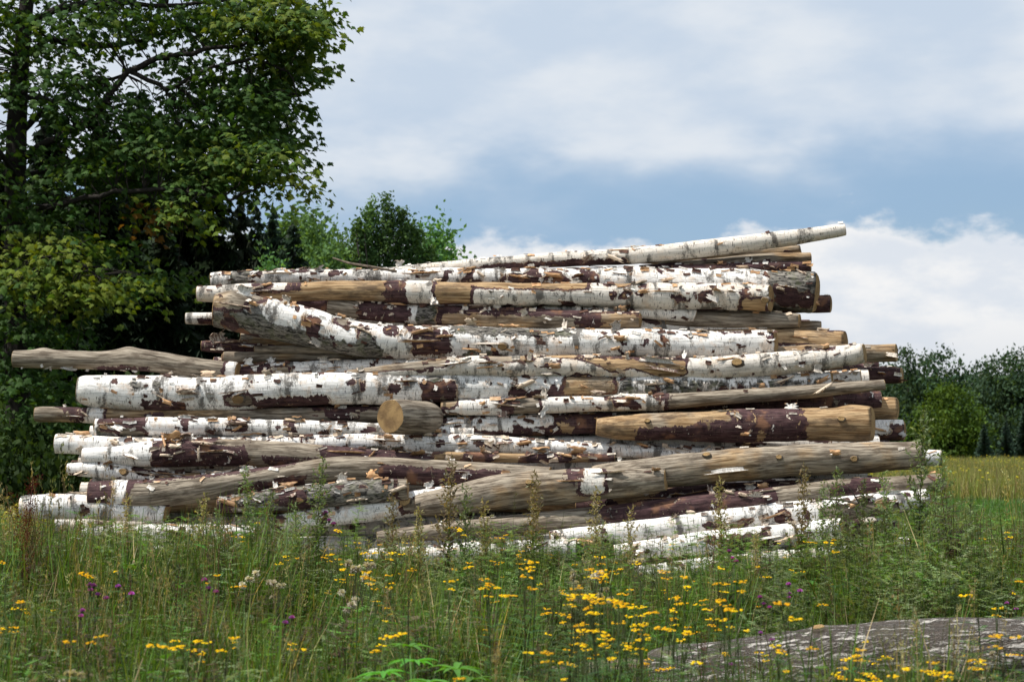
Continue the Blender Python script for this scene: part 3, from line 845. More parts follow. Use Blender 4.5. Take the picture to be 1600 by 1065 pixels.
 dict(l='slim ragged brown pole between the long white log and the grey crooked log', p=[(560,712,7),(700,713,8),(880,716,8),(960,716,6)], off=-.12, base=.48, peel=0, wood_peel=.35, gold=.6, c=10, s=50),
 dict(l='thin mossy pole wedged under the big mossy birch at centre', p=[(640,556,7),(800,559,7),(1000,556,8),(1190,560,7)], off=-.05, base=1, peel=.5, wood_peel=.2, rough0=.5, tone=.4, c=8, s=40),
 dict(l='sunken white log at the foot of the pile on the left', p=[(160,872,13),(260,866,14),(380,868,13),(470,876,12)], off=-.4, base=1, peel=.3, wood_peel=0, tone=.1, c=3, s=14),
]

def build_logs():
    for k, D in enumerate(LOGS):
        lg = Log(D['p'], off=D['off'], slope=(-.03 if k % 3 == 0 else .02), seed=k + 1, rseg=32 if max(q[2] for q in D['p']) > 14 else 22)
        o = lg.build(base=D['base'], patches=D.get('patches', ()), peel=D.get('peel', 0), wood_peel=D.get('wood_peel', 0), rough=D.get('rough', ()),
                     rough0=D.get('rough0', 0), tone=D.get('tone', .2), gold=D.get('gold', .3), bumps=D.get('bumps', ()), ct_=(.42 if D['p'][-1][0] > 1190 and D['p'][-1][2] > 12 else .25 if k % 2 else 0.0))
        tag(o, D['l'], 'log', 'logs stacked in the pile')
        lg.curls(int(D.get('c', 0) * 1.5), k + 1)
        if 'cr' in D:
            for (cnt, xa, xb, v) in D['cr']:
                g = random.Random(k)
                for _ in range(cnt * 3):
                    c = link(bpy.data.objects.new('bark_curl', g.choice(CURLS)), lg.o)
                    lg.place(c, g.uniform(xa, xb), g.uniform(2.2, 2.9), 1, g.gauss(0, .3), 0, g.uniform(.3, .7))
        if 'big' in D:
            g = random.Random(77)
            for q in range(9):
                c = link(bpy.data.objects.new('bark_curl', g.choice(CURLS)), lg.o)
                lg.place(c, g.uniform(*D['big']), g.uniform(.3, 2.0), g.choice((1, -1)), g.gauss(0, .8), 0.004, g.uniform(.9, 1.5), g.uniform(-.2, .4))
        if D.get('s'): lg.scraps(int(D['s'] * 1.1), k + 1)
        for q in D.get('kn', ()): lg.knot(*q)
        if D.get('flap'): flap(lg)
    # the short sawn block lying crosswise on the face of the pile
    d = depth_of(650) - .52
    a = at(609, 651, d); rr = 28 * d / FPX
    L = .56; ang = math.radians(33)
    ax = np.array((math.sin(ang), math.cos(ang), -.01)); ax /= np.linalg.norm(ax)
    blk = Log([(600, 651, 28), (700, 651, 28)], seed=91, d=d, rseg=36)
    n = 15
    t = np.linspace(0, 1, n)
    blk.C = a + ax * (t * L)[:, None]
    rp = np.full(n, rr); rp[0] *= .97; rp[-1] *= .93; rp[-2] *= .985
    blk.r = rp
    blk.X = 600 + 100 * t
    U = np.array((0, 0, 1.0)); U = U - ax * ax[2]; U /= np.linalg.norm(U)
    B = np.cross(U, ax); B = B if B[1] < 0 else -B
    blk.T = np.repeat(ax[None], n, 0); blk.U = np.repeat(U[None], n, 0); blk.B = np.repeat(B[None], n, 0)
    blk.S = t * L
    o = blk.build(base=0, peel=0, wood_peel=0, tone=.4, gold=.05, name='sawn_block')
    tag(o, 'short sawn wood block with golden cut face, poking crosswise out of the pile', 'log', 'logs stacked in the pile')

def flap(lg):
    b = MB()
    n, m = 13, 7
    d = 14.62 + .28
    g = random.Random(4)
    top, bot = [], []
    edge = [g.uniform(-4, 4) for _ in range(n)]
    for i in range(n):
        u = i / (n - 1)
        for j in range(m):
            v = j / (m - 1)
            X = 912 + u * 96
            y0 = 741 + 3 * math.sin(u * 5) + max(0, u - .55) * 22
            y1 = 773 - u * 20 + edge[i] + 8 * max(0, .35 - u)
            Y = y0 + (y1 - y0) * v
            dd = d - .035 * math.sin(v * 2.6) - .02 * math.sin(u * 6) - .03 * v
            p = at(X, Y, dd) - lg.mid
            top.append(tuple(p)); bot.append(tuple(p + np.array((0, .003, -.001))))
    q = [(i * m + j, i * m + j + 1, (i + 1) * m + j + 1, (i + 1) * m + j) for i in range(n - 1) for j in range(m - 1)]
    b.add(top + bot, q, mi=0)
    b.f += [tuple(k + n * m for k in f[::-1]) for f in q]; b.m += [1] * len(q)
    link(bpy.data.objects.new('bark_flap', b.mesh('bark_flap', [M_BWHITE, M_BTAN], smooth=True)), lg.o)
build_logs()

def fill_logs():
    """the body of the pile behind its face"""
    g = random.Random(21)
    outline_r = [(380, 1240), (430, 1255), (500, 1240), (560, 1370), (620, 1375), (700, 1395), (800, 1400), (900, 1380), (960, 1380)]
    outline_l = [(380, 700), (430, 360), (500, 345), (560, 350), (600, 150), (700, 130), (800, 90), (960, 60)]
    k = 0
    for row in range(17):
        y = 946 - row * 31.5
        for col_ in range(5):
            off = .22 + col_ * .27
            if col_ >= 2 and row % 2: continue
            yy = y + (12 if col_ % 2 else 0)
            xr = np.interp(yy, *zip(*outline_r)) - g.uniform(0, 60)
            xl = np.interp(yy, *zip(*outline_l)) + g.uniform(0, 70)
            if yy < 436 or xr - xl < 200: continue
            lg = Log([(xl, yy + g.uniform(-5, 5), 14), ((xl + xr) / 2, yy + g.uniform(-4, 4), 15), (xr, yy + g.uniform(-5, 5), 15)], off=off, seed=200 + k, rseg=14)
            sel = np.unique(np.append(np.arange(0, len(lg.X), 6), len(lg.X) - 1))
            for at_ in ('X', 'C', 'r', 'T', 'U', 'B', 'S'): setattr(lg, at_, getattr(lg, at_)[sel])
            o = lg.build(base=g.choice((1, .48, 1, 0)), peel=.3, wood_peel=.2, tone=g.uniform(.1, .6), gold=g.uniform(.2, .8))
            tag(o, 'birch log inside the pile, seen only in dark gaps between front logs', 'log', 'logs inside the pile')
            k += 1
    # base rows under the front face down to the soil
    for j, (y, off) in enumerate(((905, -.25), (932, -.38), (936, -.1), (905, .05))):
        lg = Log([(70 + 30 * j, y, 15), (700, y + 3, 16), (1380 - 25 * j, y - 2, 15)], off=off, d=15.0, seed=300 + j, rseg=16)
        o = lg.build(base=1, peel=.3, wood_peel=.1, tone=.1)
        tag(o, 'white birch log at the foot of the pile, %s' % ('nearest the viewer', 'just below the nearest one', 'touching the soil behind the others', 'above the rearmost one')[j], 'log', 'logs at the foot of the pile')
fill_logs()

# the big grey trunk lying in the near grass, and the pale stick of wood beside it
def near_log():
    lg = Log([(1016, 1066, 47), (1060, 1063, 51), (1200, 1052, 57), (1300, 1040, 59), (1450, 1030, 61), (1600, 1022, 63), (1800, 1012, 64), (1980, 1006, 62)], seed=401, d=9.25, slope=-.03, rseg=56)
    o = lg.build(base=1, peel=.02, wood_peel=0, rough0=0, tone=.5, name='felled_trunk', bumps=[(1285, .02, 16, .012)])
    o.data.materials[0] = mat_old_bark()
    tag(o, 'thick grey furrowed tree trunk lying in the near grass at lower right', 'log')
    lg.knot(1285, .03, .022, .012)
    l2 = Log([(752, 1072, 11), (820, 1062, 14), (900, 1052, 17), (980, 1046, 19), (1060, 1048, 18)], seed=402, d=9.5, rseg=24)
    o = l2.build(base=0, peel=0, wood_peel=0, gold=.1, tone=.3, name='grey_log')
    tag(o, 'slim pale grey log almost buried in grass left of the furrowed trunk', 'log')
def mat_old_bark():
    g = G('furrowed_bark')
    lc = g.attr('lc').outputs['Vector']
    nn = g.node('ShaderNodeTexNoise', inp={'Scale': 9.0, 'Detail': 4.0}); g.l.new(lc, nn.inputs['Vector'])
    sc = g.node('ShaderNodeVectorMath', operation='SCALE', inp={'Scale': .10}); g.l.new(nn.outputs['Color'], sc.inputs[0])
    wv = g.node('ShaderNodeVectorMath', operation='ADD'); g.l.new(g.vmul(lc, (.22, 1.6, 1.6)), wv.inputs[0]); g.l.new(sc.outputs[0], wv.inputs[1])
    n = g.noise(wv.outputs[0], 23, 5, .6)
    ridge = g.ss(g.math('ABSOLUTE', g.math('SUBTRACT', n, .5)), .0, .13)
    h = g.math('ADD', g.math('MULTIPLY', ridge, .75), g.math('MULTIPLY', g.noise(g.vmul(lc, (.6, 1, 1)), 70, 5, .7), .45))
    c = g.mix(g.ss(h, .25, 1.0), (.10, .082, .070), (.58, .54, .495))
    c = g.mix(g.math('MULTIPLY', g.noise(g.vmul(lc, (.5, 1, 1)), 5, 5, .6), .35), c, (.22, .19, .165))
    c = g.mix(g.math('MULTIPLY', g.ss(g.noise(lc, 7, 5), .5, .68), .4), c, (.17, .16, .10))
    return g.done(c, .95, g.bump(h, 1.0, .035), .12)
near_log()
def loose_sticks():
    for lab, pts in (('thin dry forked twig leaning on the weeds before the lower right logs', [(1280, 778, 14.35), (1320, 781, 14.3), (1360, 792, 14.25), (1390, 800, 14.2), (1420, 798, 14.2)]),
                     ('thin bent twig sticking up from the top left of the pile', [(520, 403, 16.3), (545, 411, 16.25), (575, 416, 16.2), (620, 424, 16.2)])):
        b = MB()
        P = [at(*p) for p in pts]
        b.tube([p - P[0] for p in P], [.007, .010, .011, .012, .009][:len(P)], 7)
        if 'forked' in lab:
            F_ = [at(1345, 790, 14.25), at(1330, 765, 14.2), at(1316, 752, 14.2)]
            b.tube([p - P[0] for p in F_], [.007, .004, .002], 5)
        o = b.obj('twig', [M_TWIG]); o.location = P[0]
        tag(o, lab, 'twig')
loose_sticks()
# ------------------------------------------------------------------ trees
def unit(v): return v / (np.linalg.norm(v) + 1e-9)
_out = [(0, 0), (.20, -.10), (.30, .02), (.24, .10), (.62, .10), (.48, .24), (.62, .42), (.36, .38), (.38, .60), (.22, .56), (.14, .74), (0, 1.0)]
MAPLE = np.array([(x, y, 0) for x, y in _out] + [(-x, y, 0) for x, y in _out[-2:0:-1]])
MAPLE = MAPLE + np.array((0, 0, 0)); MAPLE[:, 2] = -.28 * np.abs(MAPLE[:, 0]) - .12 * MAPLE[:, 1] ** 2
MAPLE_C = np.array((0, .3, .02))

def maple_leaf(b, p, size, dirv, nrm, col):
    y = unit(dirv); z = unit(nrm - y * np.dot(nrm, y)); x = np.cross(y, z)
    Mx = np.stack([x, y, z])
    vs_ = np.concatenate([MAPLE, MAPLE_C[None]]) @ Mx * size + p
    n = len(MAPLE)
    b.add(vs_.tolist(), [(i, (i + 1) % n, n) for i in range(n)], col)

def rough_low(cx, cy): return cy > 330

def maple():
    D0 = 26.5
    base = at(24, 690, D0); base[2] = 0
    g = random.Random(8)
    def P(X, Y, dd=0): return at(X, Y, D0 + dd) - base
    bb = MB()
    trunk = [np.array((0, 0, -.1)), P(27, 740), P(28, 600), P(25, 450), P(24, 300), P(26, 200), P(31, 110), P(40, 20), P(52, -90), P(60, -220), P(50, -340)]
    bb.tube(trunk, [.22, .19, .17, .155, .15, .14, .12, .10, .08, .05, .02], 12)
    limbs = [
        [(26, 212, 0, .055), (60, 180, .1, .05), (100, 150, .1, .045), (150, 128, .2, .03), (200, 118, .3, .02)],
        [(27, 250, 0, .06), (90, 215, -.4, .05), (150, 180, -.7, .05), (200, 112, -.8, .046), (245, 93, -.9, .04), (320, 78, -1.0, .032), (390, 66, -1.1, .022), (440, 52, -1.1, .014)],
        [(34, 90, 0, .06), (80, 60, .3, .05), (140, 74, .5, .04), (210, 66, .5, .034), (260, 52, .4, .026), (330, 40, .4, .02), (420, 20, .3, .012)],
        [(40, 40, 0, .06), (90, 15, -.2, .05), (150, 4, -.4, .04), (260, 10, -.6, .03), (360, 0, -.6, .02), (470, -30, -.6, .012)],
        [(200, 112, -.8, .035), (260, 140, -.9, .03), (330, 105, -1.1, .024), (400, 90, -1.2, .02), (450, 112, -1.2, .014), (470, 160, -1.2, .01)],
        [(27, 330, 0, .05), (90, 320, -.8, .04), (180, 300, -1.2, .035), (270, 296, -1.4, .028), (360, 312, -1.4, .02), (390, 300, -1.4, .015), (405, 288, -1.4, .012), (440, 294, -1.4, .009), (470, 290, -1.4, .006)],
        [(345, 310, -1.4, .018), (372, 290, -1.4, .012), (380, 272, -1.4, .008), (400, 250, -1.4, .006)],
        [(26, 400, 0, .045), (60, 390, -1, .035), (110, 400, -1.6, .025), (150, 430, -1.8, .014)],
        [(25, 360, 0, .05), (-60, 330, .3, .04), (-160, 300, .5, .02)],
        [(45, -20, 0, .06), (-60, -80, .6, .045), (-180, -120, 1, .02)],
        [(50, -80, 0, .06), (150, -130, 1, .045), (300, -160, 1.3, .02)],
        [(30, 150, 0, .05), (100, 160, 1.4, .04), (200, 190, 2.0, .02)],
        [(28, 280, 0, .045), (120, 250, .9, .035), (240, 220, 1.0, .025), (360, 200, .6, .016), (450, 210, .2, .01)],
        [(28, 280, 0, .045), (0, 240, -1.0, .035), (-60, 180, -1.6, .02)],
    ]
    LP = []
    for L in limbs:
        pts = [P(a, b_, c) for a, b_, c, _ in L]
        # finer wavy path
        fine, rad = [], []
        for i in range(len(pts) - 1):
            for k in range(4):
                f = k / 4
                q = pts[i] * (1 - f) + pts[i + 1] * f + np.array([g.uniform(-1, 1) for _ in range(3)]) * .022
                fine.append(q); rad.append(L[i][3] * (1 - f) + L[i + 1][3] * f)
        fine.append(pts[-1]); rad.append(L[-1][3])
        bb.tube(fine, rad, 6)
        LP += [(q, r) for q, r in zip(fine, rad)]
    LPa = np.array([q for q, _ in LP] + [p for p in trunk[3:]])
    LPr = np.array([r for _, r in LP] + [.1] * len(trunk[3:]))
    # crown clumps: X, Y, rx, ry, number of sprays, colour lean (0 dark .. 1 yellow; yellow paints the sunlit lower leaves)
    blobs = [(90, 40, 120, 55, 62, .35), (210, 20, 120, 40, 50, .25), (330, 20, 110, 45, 62, .3), (420, 25, 65, 45, 54, .7), (468, 40, 28, 36, 26, .6), (468, 100, 22, 22, 12, .5),
             (435, 90, 50, 50, 42, .5), (405, 150, 52, 48, 50, .3), (375, 200, 62, 45, 50, .25), (425, 215, 30, 38, 22, .3), (300, 170, 90, 50, 60, .12), (180, 190, 100, 50, 64, .08), (90, 130, 70, 50, 42, .1), (330, 100, 70, 35, 24, .15),
             (250, 235, 110, 45, 66, .45), (380, 245, 80, 35, 44, .55), (150, 260, 90, 45, 46, .3), (300, 290, 60, 25, 18, .4), (452, 276, 18, 18, 8, .8), (250, 330, 30, 25, 9, .7), (292, 330, 22, 16, 6, .7), (345, 270, 50, 22, 20, .5),
             (60, 320, 70, 40, 26, .15), (60, 395, 80, 38, 36, .85), (130, 450, 52, 34, 22, .95), (20, 440, 40, 45, 16, .6), (205, 440, 50, 30, 9, .6), (270, 420, 50, 30, 7, .3), (150, 380, 70, 30, 14, .25), (110, 590, 30, 10, 4, .35), (60, 510, 70, 50, 22, .05), (22, 590, 42, 55, 30, .08), (60, 670, 60, 45, 26, .04), (-20, 690, 50, 40, 14, .05),
             (5, 60, 50, 60, 26, .4), (-5, 170, 22, 60, 12, .25), (-5, 260, 18, 50, 7, .3),
             (-120, 60, 110, 120, 70, .3), (-110, 240, 90, 100, 45, .3), (-80, -120, 160, 100, 60, .3), (200, -110, 220, 90, 95, .3), (60, -260, 160, 90, 60, .3), (420, -70, 110, 60, 40, .35)]
    lb = MB()
    dark, mid, yel = (.030, .062, .014), (.062, .105, .020), (.125, .150, .018)
    tw = MB()
    for (cx, cy, rx, ry, n, lean) in blobs:
        for _ in range(int(n * (.66 if cx < 400 and cy < 230 else .85)) if not rough_low(cx, cy) else n):
            while True:
                a, b_, c = g.uniform(-1, 1), g.uniform(-1, 1), g.uniform(-1, 1)
                if a * a + b_ * b_ + c * c < 1: break
            dd = c * (1.5 if lean < .5 else 1.0) + (-1.2 if lean > .5 else -.2)
            p = P(cx + a * rx, cy + b_ * ry, dd)
            # twig from nearest limb
            dist = np.linalg.norm(LPa - p, axis=1)
            k = int(np.argmin(dist + .15 * g.random()))
            q = LPa[k]
            if dist[k] < 1.6:
                m = (p + q) / 2 + np.array((g.uniform(-.1, .1), g.uniform(-.1, .1), .1 * dist[k]))
                r0 = min(.011, LPr[k] * .6)
                tw.tube([q, (q + m) / 2, m, (m + p) / 2, p], [r0, r0 * .85, r0 * .7, r0 * .5, .002], 4, cap=False)
            axd = unit(np.array((g.uniform(-1, 1) + .5, g.uniform(-1, 1) - .2, g.uniform(-.35, .15))))
            side = unit(np.cross(axd, (0, 0, 1)))
            nl = g.randint(17, 27)
            top = .5 - b_ * .5
            rusty = (lean > .75 and g.random() < .02) or ((cx, cy) in ((452, 276), (250, 330)) and g.random() < .3)
            for i in range(nl):
                s = (i / nl - .35) * .95
                w = g.uniform(-1, 1) * .36 * (1 - abs(s) * .6)
                lp = p + axd * s + side * w + np.array((0, 0, g.gauss(0, .06) - abs(w) * .25 - max(0, s) * .12))
                dv = axd * .6 + side * (1.2 if w > 0 else -1.2) * g.random() + np.array((0, 0, -.55 + g.uniform(-.3, .3)))
                nv = np.array((g.gauss(0, .5), g.gauss(-.1, .5), 1.0))
                t = max(0, min(1, lean + g.gauss(0, .22)))
                c0 = tuple(d_ * (1 - t) + y_ * t for d_, y_ in zip(dark, mid)) if t < .5 else tuple(d_ * (2 - 2 * t) + y_ * (2 * t - 1) for d_, y_ in zip(mid, yel))
                if rusty: c0 = (.16, .075, .022)
                maple_leaf(lb, lp, g.uniform(.062, .122), dv, nv, jit(c0, .18, g))
    root = empty('maple_tree', base)
    tag(root, 'tall leafy maple tree overhanging from the left edge, with lower leaves coloured as sunlit', 'tree')
    bb.obj('trunk', [M_TBARK], root, smooth=True)
    tw.obj('twigs', [M_TBARK], root)['kind'] = 'stuff'
    lb.obj('crown', [M_TREE], root)
maple()

def spruce_meshes(seed, H, Rb, dens=1.0, col=(.012, .022, .009)):
    g = random.Random(seed)
    t = MB(); t.tube([(0, 0, -.1), (0, 0, H * .5), (0, 0, H * .98)], [H * .014, H * .009, .008], 7)
    b = MB()
    lv = int(40 * dens)
    for k in range(lv):
        f = k / (lv - 1)
        for j in range(int(7 + 7 * (1 - f))):
            a = g.uniform(0, 6.283)
            z = H * (.03 + .95 * f ** .95) + g.uniform(-.30, .22) * (1.15 - f * .6)
            L = (Rb * (1 - f) ** .80 + .08) * g.uniform(.6, 1.18)
            dx, dy = math.cos(a), math.sin(a)
            cc = jit(col, .35, g)
            ns = 5
            for i in range(ns):
                s = (i + .6) / ns
                p = np.array((dx * L * s, dy * L * s, z - .42 * L * s + .26 * L * s * s))
                w = L * .30 * (1 - s * .5) * g.uniform(.7, 1.2) + .10
                for sd in (-1, 1, -.4, .4):
                    tip = p + np.array((-dy * sd, dx * sd, 0)) * w + np.array((dx, dy, 0)) * w * g.uniform(.5, 1) + np.array((0, 0, -w * g.uniform(.3, 1.3)))
                    b.add([p - np.array((dx, dy, .5)) * w * .45, p + np.array((dx, dy, .3)) * w * .40, tip], [(0, 1, 2)], cc)
            tip = np.array((dx * L * 1.1, dy * L * 1.1, z - .16 * L + .10))
            b.add([p + np.array((-dy, dx, 0)) * .07, p - np.array((-dy, dx, 0)) * .07, tip, p - np.array((0, 0, .14))], [(0, 1, 2), (0, 1, 3)], cc)
    b.tube([(0, 0, H * .9), (0, 0, H * 1.04)], [.03, .004], 4, col)
    return t.mesh('trunk', [M_TBARK]), b.mesh('crown', [M_NEEDLE])

def leafy_meshes(seed, H, lobes, n, size, cols, upright=.0, trunkr=.014, stems=1, cl_=1.0):
    """crown of lobes (x, y, z, rx, ry, rz) in units of H"""
    g = random.Random(seed)
    t = MB()
    for s in range(stems):
        ox = g.uniform(-.05, .05) * H * (stems > 1)
        t.tube([(ox * .3, 0, -.1), (ox, 0, H * .4), (ox * 2.2, g.uniform(-.03, .03) * H, H * .86)], [H * trunkr, H * trunkr * .7, H * .002], 7)
    for L in lobes:
        c = np.array(L[:3]) * H
        st = np.array((0, 0, max(.1 * H, c[2] - .22 * H)))
        t.tube([st, (st + c) / 2 + np.array((0, 0, .02 * H)), c + np.array((0, 0, L[5] * H * .5))], [H * .006, H * .004, H * .001], 5)
    vol = np.array([max(L[3] * L[4] * L[5], 1e-6) ** .7 for L in lobes]) ** .75; vol /= vol.sum()
    b = MB()
    for L, v in zip(lobes, vol):
        c = np.array(L[:3]) * H; r = np.array(L[3:6]) * H
        k = int(n * v)
        ncl = max(4, k // 26)
        tone = g.uniform(.75, 1.25)
        for _ in range(ncl):
            while True:
                q = np.array([g.uniform(-1, 1) for _ in range(3)])
                if .25 < np.dot(q, q) < 1: break
            cl = c + q * r
            cr = size * g.uniform(2.0, 3.6) * cl_
            cc = g.choice(cols)
            for _ in range(26):
                p = cl + np.array([g.gauss(0, .5) for _ in range(3)]) * cr * np.array((1, 1, .75 + upright))
                s = size * g.uniform(.6, 1.25)
                n_ = unit(np.array((g.gauss(0, .8), g.gauss(0, .8), g.uniform(-.2, 1.2))))
                x = unit(np.cross(n_, (g.gauss(0, 1), g.gauss(0, 1), .3))); y = np.cross(n_, x)
                k2 = tone * g.uniform(.75, 1.3)
                b.add([p - x * s * .5, p - y * s * .32, p + x * s * .6, p + y * s * .32], [(0, 1, 2, 3)], tuple(u * k2 for u in cc))
    return t.mesh('trunk', [M_TBARK], True), b.mesh('crown', [M_TREE])

def tree(name, meshes, loc, sc, rz, label, group, cat='tree', scz=None):
    o = empty(name, loc, rz)
    o.scale = (sc, sc, scz or sc)
    tag(o, label, cat, group)
    for nm, me in zip(('trunk', 'crown'), meshes):
        link(bpy.data.objects.new(nm, me), o)
    return o

def ground_pt(X, d):
    p = at(X, 690, d); return (p[0], d, -.03)
def top_h(Y, d): return CAMZ + (690 - Y) / FPX * d

WHERE = {0: 'farthest outside the left photo edge', 1: 'just outside the left photo edge', 2: 'right behind the maple trunk', 3: 'first to the right of the maple trunk', 4: 'second to the right of the maple trunk', 5: 'above the tip of the protruding grey log', 6: 'above the left end of the pile top', 7: 'behind the small white stub', 8: 'under the rusty maple tip',
         9: 'low before the second one', 10: 'low, left of the pile top', 11: 'low by the maple trunk', 12: 'low, above the grey protruding log', 16: 'low, tight against the pile top', 17: 'low outside the left edge', 18: 'tall outside the left edge'}
def left_trees():
    sp = [spruce_meshes(s, 10, 2.3, 1.25) for s in (1, 2, 3, 4)]
    # X, top Y, distance, width factor
    rows = [(-190, -30, 33, 1.0), (-90, 60, 34, 1.1), (-10, 230, 33, 1.1), (75, 150, 34, 1.0), (150, 175, 33, 1.0), (215, 130, 35, 1.0), (285, 190, 34, 1.0), (335, 255, 33.5, .85), (372, 300, 36, .8), (110, 330, 31.5, 1.2), (250, 330, 31.5, 1.15), (30, 380, 31, 1.3), (180, 400, 31, 1.3),
            (396, 312, 42, .85), (424, 318, 44, .85), (457, 340, 40, .95), (330, 420, 32, .9), (-60, 400, 31, 1.3), (-160, 300, 31, 1.3)]
    spf = [spruce_meshes(s, 10, 2.3, 1.25, (.018, .034, .018)) for s in (7, 8)]
    labs = {13: 'slim dark spruce with a spindly top, right of the maple tip', 14: 'narrow pointed spruce, second to the right of the maple tip', 15: 'broader brownish spruce before the pale green tree behind the pile'}
    for i, (X, Y, d, w) in enumerate(rows):
        h = top_h(Y, d)
        lab = labs.get(i, 'dark spruce %s, in the row behind the maple' % WHERE.get(i, ''))
        tree('spruce_tree', (spf[i % 2] if i in labs else sp[i % 4]), ground_pt(X, d), h / 10 * w, i * 1.7, lab, 'dark spruces behind the maple' if i not in labs else 'spruces beyond the left end of the pile', scz=h / 10)
    gr = [(.085, .165, .055), (.068, .140, .052), (.10, .185, .055)]
    asp_l = [(.0, 0, .85, .036, .036, .16), (-.05, .01, .84, .032, .032, .13), (.052, .0, .80, .034, .034, .14), (-.10, 0, .77, .032, .032, .12), (.105, .02, .78, .034, .034, .12), (-.155, 0, .70, .03, .03, .11), (.155, .0, .70, .03, .03, .11),
             (-.02, -.03, .62, .07, .05, .12), (.06, -.02, .60, .07, .05, .12), (-.09, -.02, .58, .06, .05, .12), (.02, .04, .52, .13, .08, .12), (-.05, 0, .38, .16, .12, .2), (.07, 0, .28, .16, .12, .2)]
    asp_l = [(a, b_, c + (.02 if f < .155 and c > .68 else 0), d * .82, e * .82, f) for a, b_, c, d, e, f in asp_l]
    asp = leafy_meshes(31, 10, asp_l, 60000, .12, gr, .6, stems=4, cl_=.5)
    tree('aspen_tree', asp, ground_pt(602, 52), top_h(300, 52) / 10, .3, 'bushy many-topped green aspen rising above the left part of the pile', None)
    thin_l = [(0, 0, .84, .045, .045, .16), (-.05, 0, .74, .05, .05, .16), (.05, 0, .72, .055, .055, .17), (0, .02, .66, .07, .07, .16), (-.08, 0, .60, .05, .05, .14), (.09, 0, .56, .05, .05, .14), (0, .05, .40, .10, .10, .20)]
    thin = leafy_meshes(33, 10, thin_l, 15000, .17, gr, .6, stems=2)
    for X, Y, d, lab, w in ((676, 335, 54, 'loose small aspen at the right side of the bushy aspen', 1.25), (487, 328, 50, 'slender green tree right of the brownish spruce', 1.0), (453, 318, 53, 'pale green rounded tree crown behind the brownish spruce', 1.7), (530, 352, 55, 'low thin tree left of the bushy aspen', .9), (380, 372, 38, 'light green young tree in front of the dark spruces', .9), (560, 372, 53, 'leafy sapling against the left flank of the bushy aspen', 1.0), (418, 395, 37, 'small light green sapling below the slim spruces', 1.0), (511, 372, 49, 'short sapling between brownish spruce and bushy aspen', 1.2)):
        h = top_h(Y, d)
        o = tree('young_tree', thin, ground_pt(X, d), h / 10 * w, X * .37, lab, 'young leafy trees beyond the pile', scz=h / 10)
    # understorey shrubs at the wood's edge
    shr = leafy_meshes(35, 2, [(0, 0, .4, .5, .5, .4), (.4, .1, .3, .3, .3, .3), (-.4, 0, .3, .3, .3, .28)], 3000, .11, [(.020, .042, .010), (.03, .055, .014)])
    for i in range(16):
        X = -260 + i * 46
        front = i in (6, 7)
        lab = 'dark low shrub, %s from the left along the foot of the spruces' % ORD[i] if not front else ('leafy shrub hiding the foot of the maple trunk', 'leafy shrub just right of the maple foot')[i - 6]
        tree('hazel_shrub', shr, ground_pt(X if not front else (14, 66)[i - 6], 29 + (i * 7 % 5) * .5 if not front else 25), (.75 + .3 * (i % 3)) if not front else 1.0, i * 2.1, lab, 'shrubs along the foot of the spruces', 'shrub')
left_trees()
def off_frame_shade_trees():
    # unseen trees added outside the left edge so their crowns shade the foot of the maple and the spruces
    big = leafy_meshes(90, 12, [(0, 0, .62, .24, .24, .26), (-.18, 0, .50, .2, .2, .2), (.18, .03, .50, .2, .2, .2), (0, -.16, .48, .2, .2, .2), (0, .15, .55, .2, .2, .2), (.02, 0, .82, .16, .16, .16)], 14000, .24, [(.030, .062, .012), (.042, .078, .014)])
    for x, y, h, lab in ((-14.5, 22.0, 13.0, 'unseen leafy tree added for shade beyond the left edge, nearer than the maple'), (-18.5, 26.5, 14.0, 'unseen leafy tree added for shade farther beyond the left edge')):
        tree('added_shade_tree', big, (x, y, -.05), h / 12, x, lab, None)
off_frame_shade_trees()

